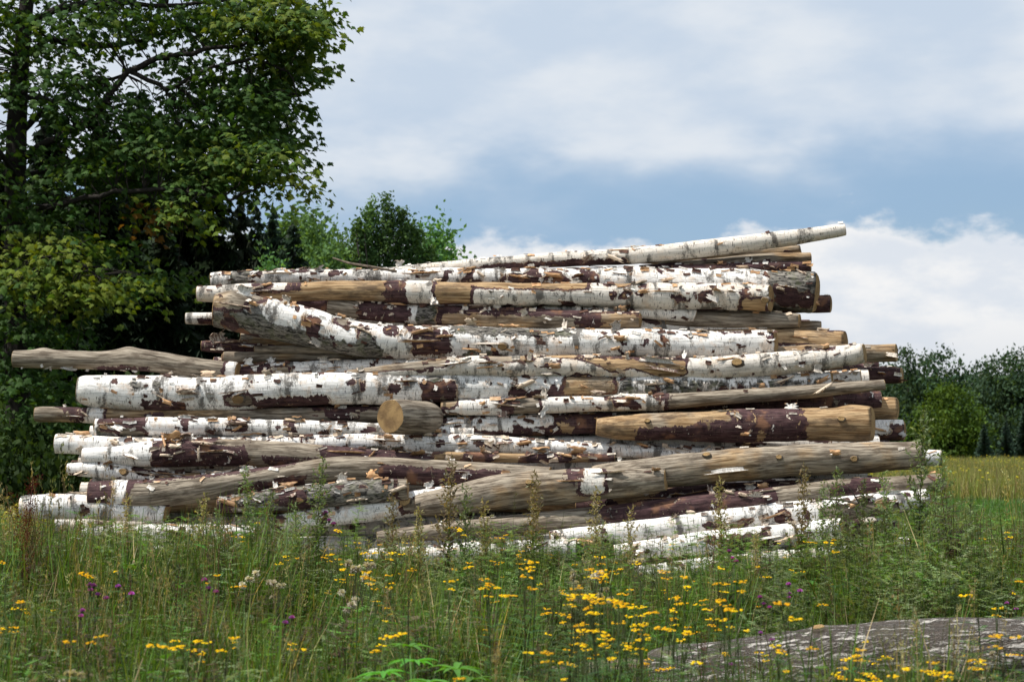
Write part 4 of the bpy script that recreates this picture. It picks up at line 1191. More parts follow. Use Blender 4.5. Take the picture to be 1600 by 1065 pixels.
def right_trees():
    gr = [(.044, .084, .044), (.055, .096, .046), (.036, .070, .042)]  # far greens lifted towards teal, distance haze painted into the leaf colour
    def lobes(seed, k=12):
        g = random.Random(seed)
        L = [(0, 0, .80, .12, .12, .17)]
        for i in range(k):
            z = .12 + .66 * i / k
            a = g.uniform(0, 6.28); w = .19 * (1 - abs(z - .42)) + .03
            L.append((math.cos(a) * w, math.sin(a) * w, z, .13, .13, .11))
        return L
    kinds = [leafy_meshes(50 + s, 8, lobes(s), 5200, .27, gr) for s in range(4)]
    tall = leafy_meshes(60, 8, [(0, 0, .84, .08, .08, .12), (.09, 0, .68, .08, .08, .07), (-.1, 0, .62, .08, .08, .08), (.05, 0, .5, .11, .1, .09), (-.04, 0, .34, .14, .13, .12), (.0, 0, .16, .16, .15, .14)], 3200, .24, gr)
    sp = spruce_meshes(71, 8, 1.5, 1.0, (.036, .064, .042))  # needle colour carries the same painted haze
    g = random.Random(99)
    named = [(1420, 536, 112, 't', 'thin see-through birch at the left end of the far treeline, beside the pile'), (1449, 546, 113, 0, 'round-topped tree, second in the far treeline from the pile'), (1480, 540, 112, 1, 'full crowned tree, highest of the far treeline near the pile'),
             (1508, 578, 114, 2, 'tree at the dip of the far treeline, above the bright bush'), (1534, 558, 110, 3, 'low domed tree right of the dip in the far treeline'), (1560, 548, 108, 0, 'wide dark tree, third from the right photo edge in the far treeline'), (1583, 545, 106, 1, 'dark full tree, last but one at the right edge of the photo'), (1604, 538, 105, 2, 'dark tree cut by the right edge of the photo')]
    for X, Y, d, kd, lab in named:
        h = top_h(Y, d)
        tree('birch_tree' if kd == 't' else 'field_tree', tall if kd == 't' else kinds[kd], ground_pt(X, d), h / 8 * (.9 if kd == 't' else 1.0), g.uniform(0, 6), lab, 'trees of the far treeline', scz=h / 8)
    X = 1625
    while X < 2250:
        d = g.uniform(100, 112); Y = g.uniform(530, 552); h = top_h(Y, d)
        tree('field_tree', g.choice(kinds), ground_pt(X, d), h / 8 * 1.25, g.uniform(0, 6), 'dark leafy tree continuing the far treeline', 'trees of the far treeline beyond the frame', scz=h / 8)
        X += g.uniform(24, 34)
    X = 700
    while X < 1410:
        d = g.uniform(112, 122); Y = g.uniform(548, 575); h = top_h(Y, d)
        tree('field_tree', g.choice(kinds), ground_pt(X, d), h / 8 * 1.3, g.uniform(0, 6), 'leafy tree of the far treeline hidden behind the pile', 'trees of the far treeline behind the pile', scz=h / 8)
        X += g.uniform(34, 48)
    X = 1400
    while X < 2200:
        d = g.uniform(116, 126); Y = g.uniform(578, 612); h = top_h(Y, d)
        tree('field_tree', g.choice(kinds), ground_pt(X, d), h / 8 * 1.4, g.uniform(0, 6), 'leafy tree in the second row of the far treeline', 'second row of the far treeline', scz=h / 8)
        X += g.uniform(26, 36)
    # low front trees and shrubs
    bright = leafy_meshes(80, 4, [(0, 0, .60, .34, .34, .36), (-.22, 0, .44, .28, .3, .32), (.25, 0, .42, .28, .3, .30), (0, -.1, .28, .44, .3, .26), (.3, 0, .2, .24, .2, .16), (-.28, 0, .2, .22, .2, .16), (.05, 0, .82, .18, .18, .18)], 9500, .17, [(.058, .104, .016), (.044, .086, .014), (.072, .118, .018)])
    h = top_h(600, 98)
    tree('round_tree', bright, ground_pt(1484, 98), h / 4 * 1.12, .5, 'round bright green bushy tree in front of the far treeline', None, scz=h / 4)
    for i, (X, Y, d) in enumerate(((1538, 660, 96), (1572, 655, 97), (1425, 640, 100), (1600, 640, 99), (1640, 650, 98), (1690, 640, 99))):
        h = top_h(Y, d)
        lab = ('small pointed spruce at the field edge right of the bright round tree', 'bluish young spruce near the right edge below the dark trees', 'dark young spruce tight behind the right end of the pile', 'young spruce at the right photo edge, in front of the dark trees', 'young spruce beyond the right edge of the view', 'young spruce further beyond the right edge of the view')[i]
        tree('young_spruce', sp, ground_pt(X, d), h / 8 * 1.3, i, lab, 'young spruces at the field edge', scz=h / 8)
right_trees()
# ------------------------------------------------------------------ meadow plants
GREEN = [(.068, .125, .016), (.085, .155, .020), (.038, .082, .014), (.145, .185, .030), (.075, .130, .014)]
DRY = [(.26, .20, .09), (.20, .15, .07), (.32, .26, .13)]

def blade(b, x, y, h, w, lean, a, col, seg=3):
    dx, dy = math.cos(a), math.sin(a)
    vs_ = []
    for i in range(seg):
        f = i / seg
        off = lean * f * f
        ww = w * (1 - f * .75)
        z = h * (f - .18 * abs(lean) * f * f)
        vs_ += [(x + dx * off - dy * ww, y + dy * off + dx * ww, z), (x + dx * off + dy * ww, y + dy * off - dx * ww, z)]
    vs_.append((x + dx * lean, y + dy * lean, h * (1 - .25 * abs(lean))))
    fs = [(2 * i, 2 * i + 1, 2 * i + 3, 2 * i + 2) for i in range(seg - 1)] + [(2 * seg - 2, 2 * seg - 1, 2 * seg)]
    b.add(vs_, fs, [col] * (2 * seg + 1))

def leaf_quad(b, p, d, n, L, w, col):
    """pointed leaf with a fold"""
    p = np.asarray(p); d = unit(np.asarray(d, float)); s = unit(np.cross(d, n)); n = np.cross(s, d)
    vs_ = [p, p + d * L * .4 + s * w + n * w * .3, p + d * L - n * L * .12, p + d * L * .4 - s * w + n * w * .3, p + d * L * .45]
    b.add([tuple(v) for v in vs_], [(0, 1, 4), (1, 2, 4), (2, 3, 4), (3, 0, 4)], col)

def grass_clump(seed, n, h0, h1, rad, dry=.12, w=.0032, cols=GREEN):
    g = random.Random(seed); b = MB()
    for _ in range(n):
        a = g.uniform(0, 6.28); r = rad * math.sqrt(g.random())
        c = jit(g.choice(DRY if g.random() < dry else cols), .2, g)
        blade(b, math.cos(a) * r, math.sin(a) * r, g.uniform(h0, h1), w * g.uniform(.7, 1.4), g.uniform(.03, .30) * h1 * 1.3, g.uniform(0, 6.28), c)
    return b.mesh('grass_clump', [M_LEAF])

def stalk_clump(seed, n, h0, h1, rad):
    """flowering grass culms, tan to green, with seed heads"""
    g = random.Random(seed); b = MB()
    for _ in range(n):
        a = g.uniform(0, 6.28); r = rad * math.sqrt(g.random()); x, y = math.cos(a) * r, math.sin(a) * r
        h = g.uniform(h0, h1); la = g.uniform(0, 6.28); ln = g.uniform(.02, .14) * h
        c = jit(g.choice(DRY + [(.11, .12, .04)]), .25, g)
        P = [(x, y, 0), (x + math.cos(la) * ln * .3, y + math.sin(la) * ln * .3, h * .55), (x + math.cos(la) * ln, y + math.sin(la) * ln, h)]
        b.tube(P, [.0016, .0013, .0008], 3, c, cap=False)
        top = np.array(P[2])
        for k in range(16):
            q = top + np.array((g.gauss(0, .006), g.gauss(0, .006), -g.uniform(0, .10)))
            leaf_quad(b, q, (g.gauss(0, .4), g.gauss(0, .4), 1), np.array((g.gauss(0, 1), g.gauss(0, 1), .1)), g.uniform(.010, .02), .0022, c)
    return b.mesh('grass_stalks', [M_LEAF])

def herb(seed, h, kind):
    g = random.Random(seed); b = MB()
    ns = g.randint(2, 4)
    for s in range(ns):
        x0, y0 = g.uniform(-.05, .05), g.uniform(-.05, .05)
        la = g.uniform(0, 6.28); ln = g.uniform(.02, .16) * h; hh = h * g.uniform(.7, 1.05)
        base = jit({'nettle': (.056, .125, .016), 'fern': (.085, .165, .020), 'silver': (.15, .195, .080), 'brown': (.09, .07, .035)}[kind], .2, g)
        sc = tuple(u * .9 for u in base) if kind != 'brown' else (.10, .06, .03)
        P = lambda f: np.array((x0 + math.cos(la) * ln * f * f, y0 + math.sin(la) * ln * f * f, hh * f))
        b.tube([P(0), P(.5), P(1)], [.0026, .002, .0009], 4, sc, cap=False)
        nl = int(hh / (.022 if kind != 'nettle' else .032))
        for i in range(nl):
            f = .12 + .86 * i / nl
            a = i * 2.4 + g.uniform(-.4, .4)
            d = np.array((math.cos(a), math.sin(a), g.uniform(-.1, .6)))
            L = (.105 if kind == 'nettle' else .11) * (1.1 - .65 * f) * g.uniform(.7, 1.2)
            c = jit(base, .25, g)
            if kind == 'nettle':
                leaf_quad(b, P(f), d, np.array((0, 0, 1.0)), L * 1.2, L * .26, c)
            else:
                e = unit(d)
                sd = unit(np.cross(e, (0, 0, 1)))
                p0 = P(f)
                for q in range(4):
                    pp = p0 + e * L * (q + 1) / 4.5
                    for sg in (-1, 1):
                        leaf_quad(b, pp, e * .7 + sd * sg, np.array((0, 0, 1.0)), L * .38 * (1 - q * .14), L * .085, c)
                leaf_quad(b, p0, e, np.array((0, 0, 1.0)), L, L * .05, c)
    return b.mesh('herb', [M_LEAF])

def broad_weed(seed, h):
    g = random.Random(seed); b = MB()
    for i in range(g.randint(7, 11)):
        a = g.uniform(0, 6.28); el = g.uniform(.5, 1.25)
        d = np.array((math.cos(a) * math.cos(el), math.sin(a) * math.cos(el), math.sin(el)))
        s = unit(np.cross(d, (0, 0, 1))); L = h * g.uniform(.55, 1.1); w = L * g.uniform(.07, .13)
        c = jit(g.choice(((.050, .110, .018), (.070, .140, .022), (.035, .080, .016), (.11, .12, .03))), .2, g)
        vs_ = []
        for k in range(6):
            f = k / 5
            p = d * L * f - np.array((0, 0, 1)) * L * .35 * f * f
            ww = w * math.sin(math.pi * min(1, .12 + .88 * f)) ** .7 * (1 + .12 * math.sin(k * 2.7))
            vs_ += [tuple(p + s * ww + np.array((0, 0, ww * .4))), tuple(p), tuple(p - s * ww + np.array((0, 0, ww * .4)))]
        fs = [(k * 3 + j, k * 3 + j + 1, k * 3 + j + 4, k * 3 + j + 3) for k in range(5) for j in range(2)]
        b.add(vs_, fs, c)
    return b.mesh('herb', [M_LEAF])

def scatter(name, pts, rot, scl, idx, meshes, label=None, cat=None):
    coll = bpy.data.collections.new(name + '_source')
    for i, me in enumerate(meshes):
        coll.objects.link(bpy.data.objects.new('%s_source_%02d' % (name, i), me))
    me = bpy.data.meshes.new(name)
    me.from_pydata([tuple(p) for p in pts], [], [])
    n = len(pts)
    for nm, ty, key, arr in (('rot', 'FLOAT_VECTOR', 'vector', rot), ('scl', 'FLOAT_VECTOR', 'vector', scl), ('idx', 'INT', 'value', idx)):
        a = me.attributes.new(nm, ty, 'POINT')
        a.data.foreach_set(key, np.asarray(arr).astype(np.int32 if ty == 'INT' else np.float32).ravel())
    o = link(bpy.data.objects.new(name, me))
    ng = bpy.data.node_groups.new(name + '_nodes', 'GeometryNodeTree')
    ng.interface.new_socket('Geometry', in_out='INPUT', socket_type='NodeSocketGeometry')
    ng.interface.new_socket('Geometry', in_out='OUTPUT', socket_type='NodeSocketGeometry')
    gi = ng.nodes.new('NodeGroupInput'); go = ng.nodes.new('NodeGroupOutput')
    ci = ng.nodes.new('GeometryNodeCollectionInfo')
    ci.inputs['Collection'].default_value = coll
    ci.inputs['Separate Children'].default_value = True
    ci.inputs['Reset Children'].default_value = True
    ip = ng.nodes.new('GeometryNodeInstanceOnPoints')
    ip.inputs['Pick Instance'].default_value = True
    L = ng.links.new
    L(gi.outputs[0], ip.inputs['Points']); L(ci.outputs[0], ip.inputs['Instance'])
    for nm, ty, sock in (('rot', 'FLOAT_VECTOR', 'Rotation'), ('scl', 'FLOAT_VECTOR', 'Scale'), ('idx', 'INT', 'Instance Index')):
        na = ng.nodes.new('GeometryNodeInputNamedAttribute'); na.data_type = ty
        na.inputs['Name'].default_value = nm
        out = [s for s in na.outputs if s.enabled and s.name == 'Attribute'][0]
        L(out, ip.inputs[sock])
    L(ip.outputs[0], go.inputs[0])
    md = o.modifiers.new('scatter', 'NODES'); md.node_group = ng
    tag(o, label, cat, kind='stuff')
    return o

def in_pile(x, y):
    return (-3.95 < x < 3.45) and (14.55 < y < 17.9)

def scatter_field(name, meshes, region, count, smin, smax, seed, label, cat, hfun=None, dens=None):
    g = np.random.default_rng(seed)
    y0, y1, k, extra = region
    P = []
    while len(P) < count:
        y = math.sqrt(g.uniform(y0 * y0, y1 * y1)) if k > 0 else g.uniform(y0, y1)
        x = g.uniform(-1, 1) * (k * y + extra)
        if in_pile(x, y): continue
        if dens and g.random() > dens(x, y): continue
        P.append((x, y, -.03))
    P = np.array(P)
    n = len(P)
    rot = np.stack([g.normal(0, .06, n), g.normal(0, .06, n), g.uniform(0, 6.28, n)], -1)
    s = g.uniform(smin, smax, n)
    if hfun: s = s * np.array([hfun(x, y) for x, y, _ in P])
    # never in front of the lens
    s = np.where(P[:, 1] < 3.5, s * .6, s)
    scl = np.stack([s, s, s * g.uniform(.8, 1.15, n)], -1)
    return scatter(name, P, rot, scl, g.integers(0, len(meshes), n), meshes, label, cat)

def px_of(x, y): return 800 + x / y * FPX
def near_height(x, y):
    """plants stay low in front of the felled trunk and before the foot of the pile"""
    X = px_of(x, y)
    h = 1.0
    if X > 760 and 7.7 < y < 9.4: h *= .48 if X > 960 else .66
    if 10.0 < y < 14.6: h *= 1.04
    if X < 480 and 11 < y < 14.6: h *= 1.34
    elif X < 1000 and 11.5 < y < 14.6: h *= 1.12
    if X > 1330 and 10.5 < y < 18: h *= 1.3
    return h * (1 + .22 * float(HW(np.array([[x, y, 0.0]]))[0]))
HW = Wave(77, (.55, .55, .1), 2)

FRUST = .285
grass_m = [grass_clump(s, 46, .22, .50, .11, .04) for s in range(6)] + [grass_clump(20 + s, 36, .30, .62, .12, .14, .0045) for s in range(3)]
scatter_field('meadow_grass', grass_m, (3.2, 22, FRUST, 1.2), 6800, .75, 1.1, 1, 'tall green meadow grass around the pile and in the foreground', 'grass', near_height)
stalk_m = [stalk_clump(s, 7, .45, .80, .12) for s in range(5)]
scatter_field('grass_seed_stalks', stalk_m, (4.5, 22, FRUST, 1.0), 420, .75, 1.1, 2, 'dry tan seed stalks standing among the meadow grass', 'grass', near_height,
              dens=lambda x, y: 1.0 if px_of(x, y) < 520 else .45)
herb_m = [herb(s, .46, 'nettle') for s in range(3)] + [herb(10 + s, .48, 'fern') for s in range(4)] + [herb(30 + s, .50, 'silver') for s in range(2)] + [herb(40, .5, 'brown'), herb(41, .55, 'brown')] + [broad_weed(s, .42) for s in range(3)]
scatter_field('wild_herbs', herb_m, (4.0, 21, FRUST, 1.0), 6500, .7, 1.12, 3, 'mixed leafy green weeds growing thickly in the meadow', 'weeds', near_height)
# far meadow: tall yellowing grass with golden flowers, and the brighter short strip
def far_clump(seed, cols, n, h0, h1, yellow=0):
    g = random.Random(seed); b = MB()
    for _ in range(n):
        a = g.uniform(0, 6.28); r = .42 * math.sqrt(g.random())
        blade(b, math.cos(a) * r, math.sin(a) * r, g.uniform(h0, h1), .011 * g.uniform(.6, 1.3), g.uniform(.03, .16), g.uniform(0, 6.28), jit(g.choice(cols), .25, g), 2)
    for _ in range(yellow):
        a = g.uniform(0, 6.28); r = .4 * math.sqrt(g.random()); z = g.uniform(h1 * .75, h1 * 1.0)
        x, y = math.cos(a) * r, math.sin(a) * r
        for k in range(4):
            b.add([(x + g.uniform(-.04, .04), y + g.uniform(-.04, .04), z + g.uniform(-.015, .015)) for _ in range(3)], [(0, 1, 2)], (.50, .42, .04))
    return b.mesh('far_clump', [M_LEAF])
FG = [(.14, .17, .04), (.24, .22, .08), (.11, .15, .03), (.30, .25, .12), (.18, .19, .05)]
far_m = [far_clump(s, FG, 70, .3, .62, 2 if s == 1 else 0) for s in range(5)]
scatter_field('far_meadow', far_m, (38, 112, .31, 4), 16000, .8, 1.2, 5, 'tall yellowing meadow grass with gold flowers stretching to the treeline', 'grass',
              dens=lambda x, y: (1.0 if abs(x / y) > .18 else .35))
mid_m = [far_clump(20 + s, [(.060, .135, .020), (.075, .155, .024), (.05, .11, .018)], 80, .12, .26) for s in range(3)]
scatter_field('short_green_grass', mid_m, (21, 39, .31, 2), 5200, .8, 1.2, 6, 'short bright green grass strip behind the pile', 'grass')
mid2 = [far_clump(30 + s, [(.07, .10, .025), (.12, .13, .04), (.05, .09, .02)], 80, .25, .5, 3) for s in range(3)]
scatter_field('left_meadow_grass', mid2, (20, 30, .33, 2), 1500, .8, 1.2, 8, 'yellow green grass under the spruces at the left', 'grass', dens=lambda x, y: 1.0 if x < -3.2 else 0.0)

# ---- countable plants
def plant_proto(parts):
    return parts

def tansy(seed, h):
    g = random.Random(seed)
    st, lf, heads = MB(), MB(), []
    la = g.uniform(0, 6.28); ln = g.uniform(0, .12) * h
    P = lambda f: np.array((math.cos(la) * ln * f * f, math.sin(la) * ln * f * f, h * f))
    sc = jit((.06, .075, .025), .2, g)
    st.tube([P(0), P(.35), P(.7), P(.93)], [.0032, .0028, .0022, .0016], 5, sc, cap=False)
    for i in range(int(h / .034)):
        f = .15 + .7 * i / (h / .034)
        a = i * 2.4
        e = unit(np.array((math.cos(a), math.sin(a), .45))); sd = unit(np.cross(e, (0, 0, 1)))
        L = .10 * (1.1 - .5 * f); c = jit((.045, .095, .020), .2, g); p0 = P(f)
        for q in range(6):
            pp = p0 + e * L * (q + 1) / 6.5 - np.array((0, 0, .02 * (q / 6) ** 2))
            for sg in (-1, 1): leaf_quad(lf, pp, e * .8 + sd * sg, np.array((0, 0, 1.0)), L * .30 * (1 - .1 * q), .0045, c)
    for k in range(g.choice((1, 2, 2, 3))):
        hb = MB()
        a = g.uniform(0, 6.28); r = g.uniform(.015, .05)
        top = P(.93) + np.array((math.cos(a) * r, math.sin(a) * r, g.uniform(.01, .06)))
        st.tube([P(.8), (P(.85) + top) / 2, top - np.array((0, 0, .01))], [.0014, .0011, .0009], 3, sc, cap=False)
        for _ in range(g.randint(6, 12)):
            aa = g.uniform(0, 6.28); rr = .020 * math.sqrt(g.random())
            c = top + np.array((math.cos(aa) * rr, math.sin(aa) * rr, g.uniform(-.003, .004) - rr * .15))
            R0 = g.uniform(.0032, .0056); n = 7
            col = jit((.84, .56, .012), .12, g)
            vs_ = [c + np.array((math.cos(6.283 * j / n) * R0, math.sin(6.283 * j / n) * R0, 0)) for j in range(n)]
            vs_ += [c + np.array((math.cos(6.283 * j / n) * R0 * .8, math.sin(6.283 * j / n) * R0 * .8, R0 * .5)) for j in range(n)]
            fs = [(j, (j + 1) % n, n + (j + 1) % n, n + j) for j in range(n)] + [tuple(range(n, 2 * n)), tuple(range(n))[::-1]]
            hb.add(vs_, fs, col)
        heads.append(hb.mesh('flower_head', [M_PETAL]))
    return [('stem', st.mesh('stem', [M_STEM])), ('foliage', lf.mesh('foliage', [M_LEAF]))] + [('flower_head', m) for m in heads]

def mugwort(seed, h, green=True, dense=1.0):
    g = random.Random(seed)
    st, lf = MB(), MB()
    la = g.uniform(0, 6.28); ln = g.uniform(0, .07) * h
    P = lambda f: np.array((math.cos(la) * ln * f * f, math.sin(la) * ln * f * f, h * f))
    sc = (.075, .075, .04) if green else (.12, .08, .04)
    st.tube([P(0), P(.3), P(.6), P(.85), P(1)], [.0045, .004, .003, .002, .001], 5, sc, cap=False)
    nb = int(h / .020 * dense)
    lc = (.14, .185, .075) if green else (.24, .20, .10)
    for i in range(nb):
        f = .15 + .83 * i / nb
        a = i * 2.4 + g.uniform(-.3, .3)
        L = h * (.25 if f > .4 else .17) * (1.12 - f) * g.uniform(.6, 1.2)
        e = unit(np.array((math.cos(a), math.sin(a), g.uniform(.9, 1.9))))
        p0 = P(f); p1 = p0 + e * L
        st.tube([p0, p1], [.0011, .0005], 3, sc, cap=False)
        k = int(L / .0075)
        for q in range(k):
            pp = p0 + e * L * (q + .5) / k
            n_ = np.array((g.gauss(0, 1), g.gauss(0, 1), .5))
            d_ = e * .5 + np.array((g.gauss(0, .6), g.gauss(0, .6), g.gauss(0, .5)))
            leaf_quad(lf, pp, d_, n_, g.uniform(.018, .040), g.uniform(.004, .008), jit(lc, .3, g))
        if f < .6:
            for q in range(3):
                d_ = unit(np.array((math.cos(a + q), math.sin(a + q), .3)))
                leaf_quad(lf, p0, d_, np.array((0, 0, 1.0)), g.uniform(.05, .11), .010, jit((.05, .10, .024), .2, g))
    return [('stem', st.mesh('stem', [M_STEM])), ('foliage', lf.mesh('foliage', [M_LEAF]))]

def thistle(seed, h, fluff=False, nh=3):
    g = random.Random(seed)
    st, lf = MB(), MB(); heads = []
    P = lambda f: np.array((.04 * f * f, .02 * f, h * f))
    sc = (.07, .085, .035) if not fluff else (.12, .10, .06)
    st.tube([P(0), P(.4), P(.8), P(.97)], [.004, .0032, .0022, .0014], 5, sc, cap=False)
    for i in range(int(h / .05)):
        f = .1 + .75 * i / (h / .05); a = i * 2.4
        leaf_quad(lf, P(f), np.array((math.cos(a), math.sin(a), .5)), np.array((0, 0, 1.0)), .11 * (1.1 - .7 * f), .011, jit((.05, .085, .028), .2, g))
    for k in range(nh):
        a = g.uniform(0, 6.28); r = g.uniform(.02, .09) if k else 0
        top = P(.97) + np.array((math.cos(a) * r, math.sin(a) * r, g.uniform(-.06, .05)))
        st.tube([P(.75), (P(.85) + top) / 2 + np.array((0, 0, -.01)), top], [.0016, .0013, .0011], 4, sc, cap=False)
        hb = MB()
        if fluff:
            col = (.50, .46, .40); R0 = g.uniform(.013, .026)
            for _ in range(110):
                d = unit(np.array((g.gauss(0, 1), g.gauss(0, 1), g.gauss(.25, 1))))
                s = unit(np.cross(d, (g.random(), .3, .7)))
                q = top + d * R0 * g.uniform(.7, 1.15)
                hb.add([top + d * R0 * .15, q + s * .0035, q - s * .0035], [(0, 1, 2)], jit(col, .12, g))
        else:
            col = (.36, .09, .42); R0 = g.uniform(.015, .021)
            for _ in range(70):
                d = unit(np.array((g.gauss(0, .8), g.gauss(0, .8), g.uniform(.15, 1.3))))
                s = unit(np.cross(d, (g.random(), .3, .7)))
                hb.add([top, top + d * R0 + s * .0022, top + d * R0 - s * .0022], [(0, 1, 2)], jit(col, .2, g))
        n = 7
        cb = top - np.array((0, 0, .012)); cc = (.06, .065, .03) if not fluff else (.16, .11, .06)
        hb.tube([cb, cb + np.array((0, 0, .006)), cb + np.array((0, 0, .014))], [.003, .008, .005], n, cc)
        heads.append(hb.mesh('seed_head' if fluff else 'flower_head', [M_PETAL]))
    return [('stem', st.mesh('stem', [M_STEM])), ('foliage', lf.mesh('foliage', [M_LEAF]))] + [(('seed_head' if fluff else 'flower_head'), m) for m in heads]

def spike_plant(seed, h, col, seeds=260, rad=.022, leaf=(.05, .08, .02)):
    g = random.Random(seed)
    st, lf, sp = MB(), MB(), MB()
    P = lambda f: np.array((.05 * f * f * h, .02 * f * h, h * f))
    st.tube([P(0), P(.5), P(1)], [.0055, .0045, .002], 5, (.13, .06, .03), cap=False)
    for k in range(4):
        a = g.uniform(0, 6.28); f0 = .45 + .1 * k
        e = unit(np.array((math.cos(a) * .35, math.sin(a) * .35, 1))); p0 = P(f0); L = h * .28
        st.tube([p0, p0 + e * L], [.002, .001], 3, (.13, .06, .03), cap=False)
        for _ in range(seeds // 6):
            q = p0 + e * L * g.random() + np.array((g.gauss(0, rad * .5), g.gauss(0, rad * .5), 0))
            leaf_quad(sp, q, (g.gauss(0, 1), g.gauss(0, 1), g.gauss(0, 1)), np.array((0.1, g.random(), 1.0)), .010, .004, jit(col, .3, g))
    for _ in range(seeds):
        f = g.uniform(.45, 1.0)
        q = P(f) + np.array((g.gauss(0, rad * .6), g.gauss(0, rad * .6), 0))
        leaf_quad(sp, q, (g.gauss(0, 1), g.gauss(0, 1), g.gauss(0, 1)), np.array((0.1, g.random(), 1.0)), .010, .004, jit(col, .3, g))
    for i in range(6):
        a = i * 2.4
        leaf_quad(lf, P(.08 + .06 * i), np.array((math.cos(a), math.sin(a), .7)), np.array((0, 0, 1.0)), .14, .02, jit(leaf, .2, g))
    return [('stem', st.mesh('stem', [M_STEM])), ('foliage', lf.mesh('foliage', [M_LEAF])), ('seed_head', sp.mesh('seed_head', [M_PETAL]))]

def put(name, parts, loc, rz, sc, label, cat, group, tilt=0.0):
    o = empty(name, loc, rz, sc)
    o.rotation_euler[0] = tilt
    for nm, me in parts:
        link(bpy.data.objects.new(nm, me), o)
    return tag(o, label, cat, group)

def near_what(X, Y):
    """a phrase for where a plant top stands"""
    if Y > 1000: r = 'at the bottom edge'
    elif Y > 930: r = 'in the near grass'
    elif Y > 880: r = 'in the middle of the flowers'
    else: r = 'before the lowest logs'
    c = 'far left' if X < 200 else 'left' if X < 480 else 'left of centre' if X < 700 else 'centre' if X < 900 else 'right of centre' if X < 1120 else 'right' if X < 1400 else 'far right'
    return r, c

def place_top(X, Y, d, h):
    """base point and scale so that a plant of height h tops out at that pixel"""
    p = at(X, Y, d)
    return (p[0], p[1], -.03), (p[2] + .03) / h

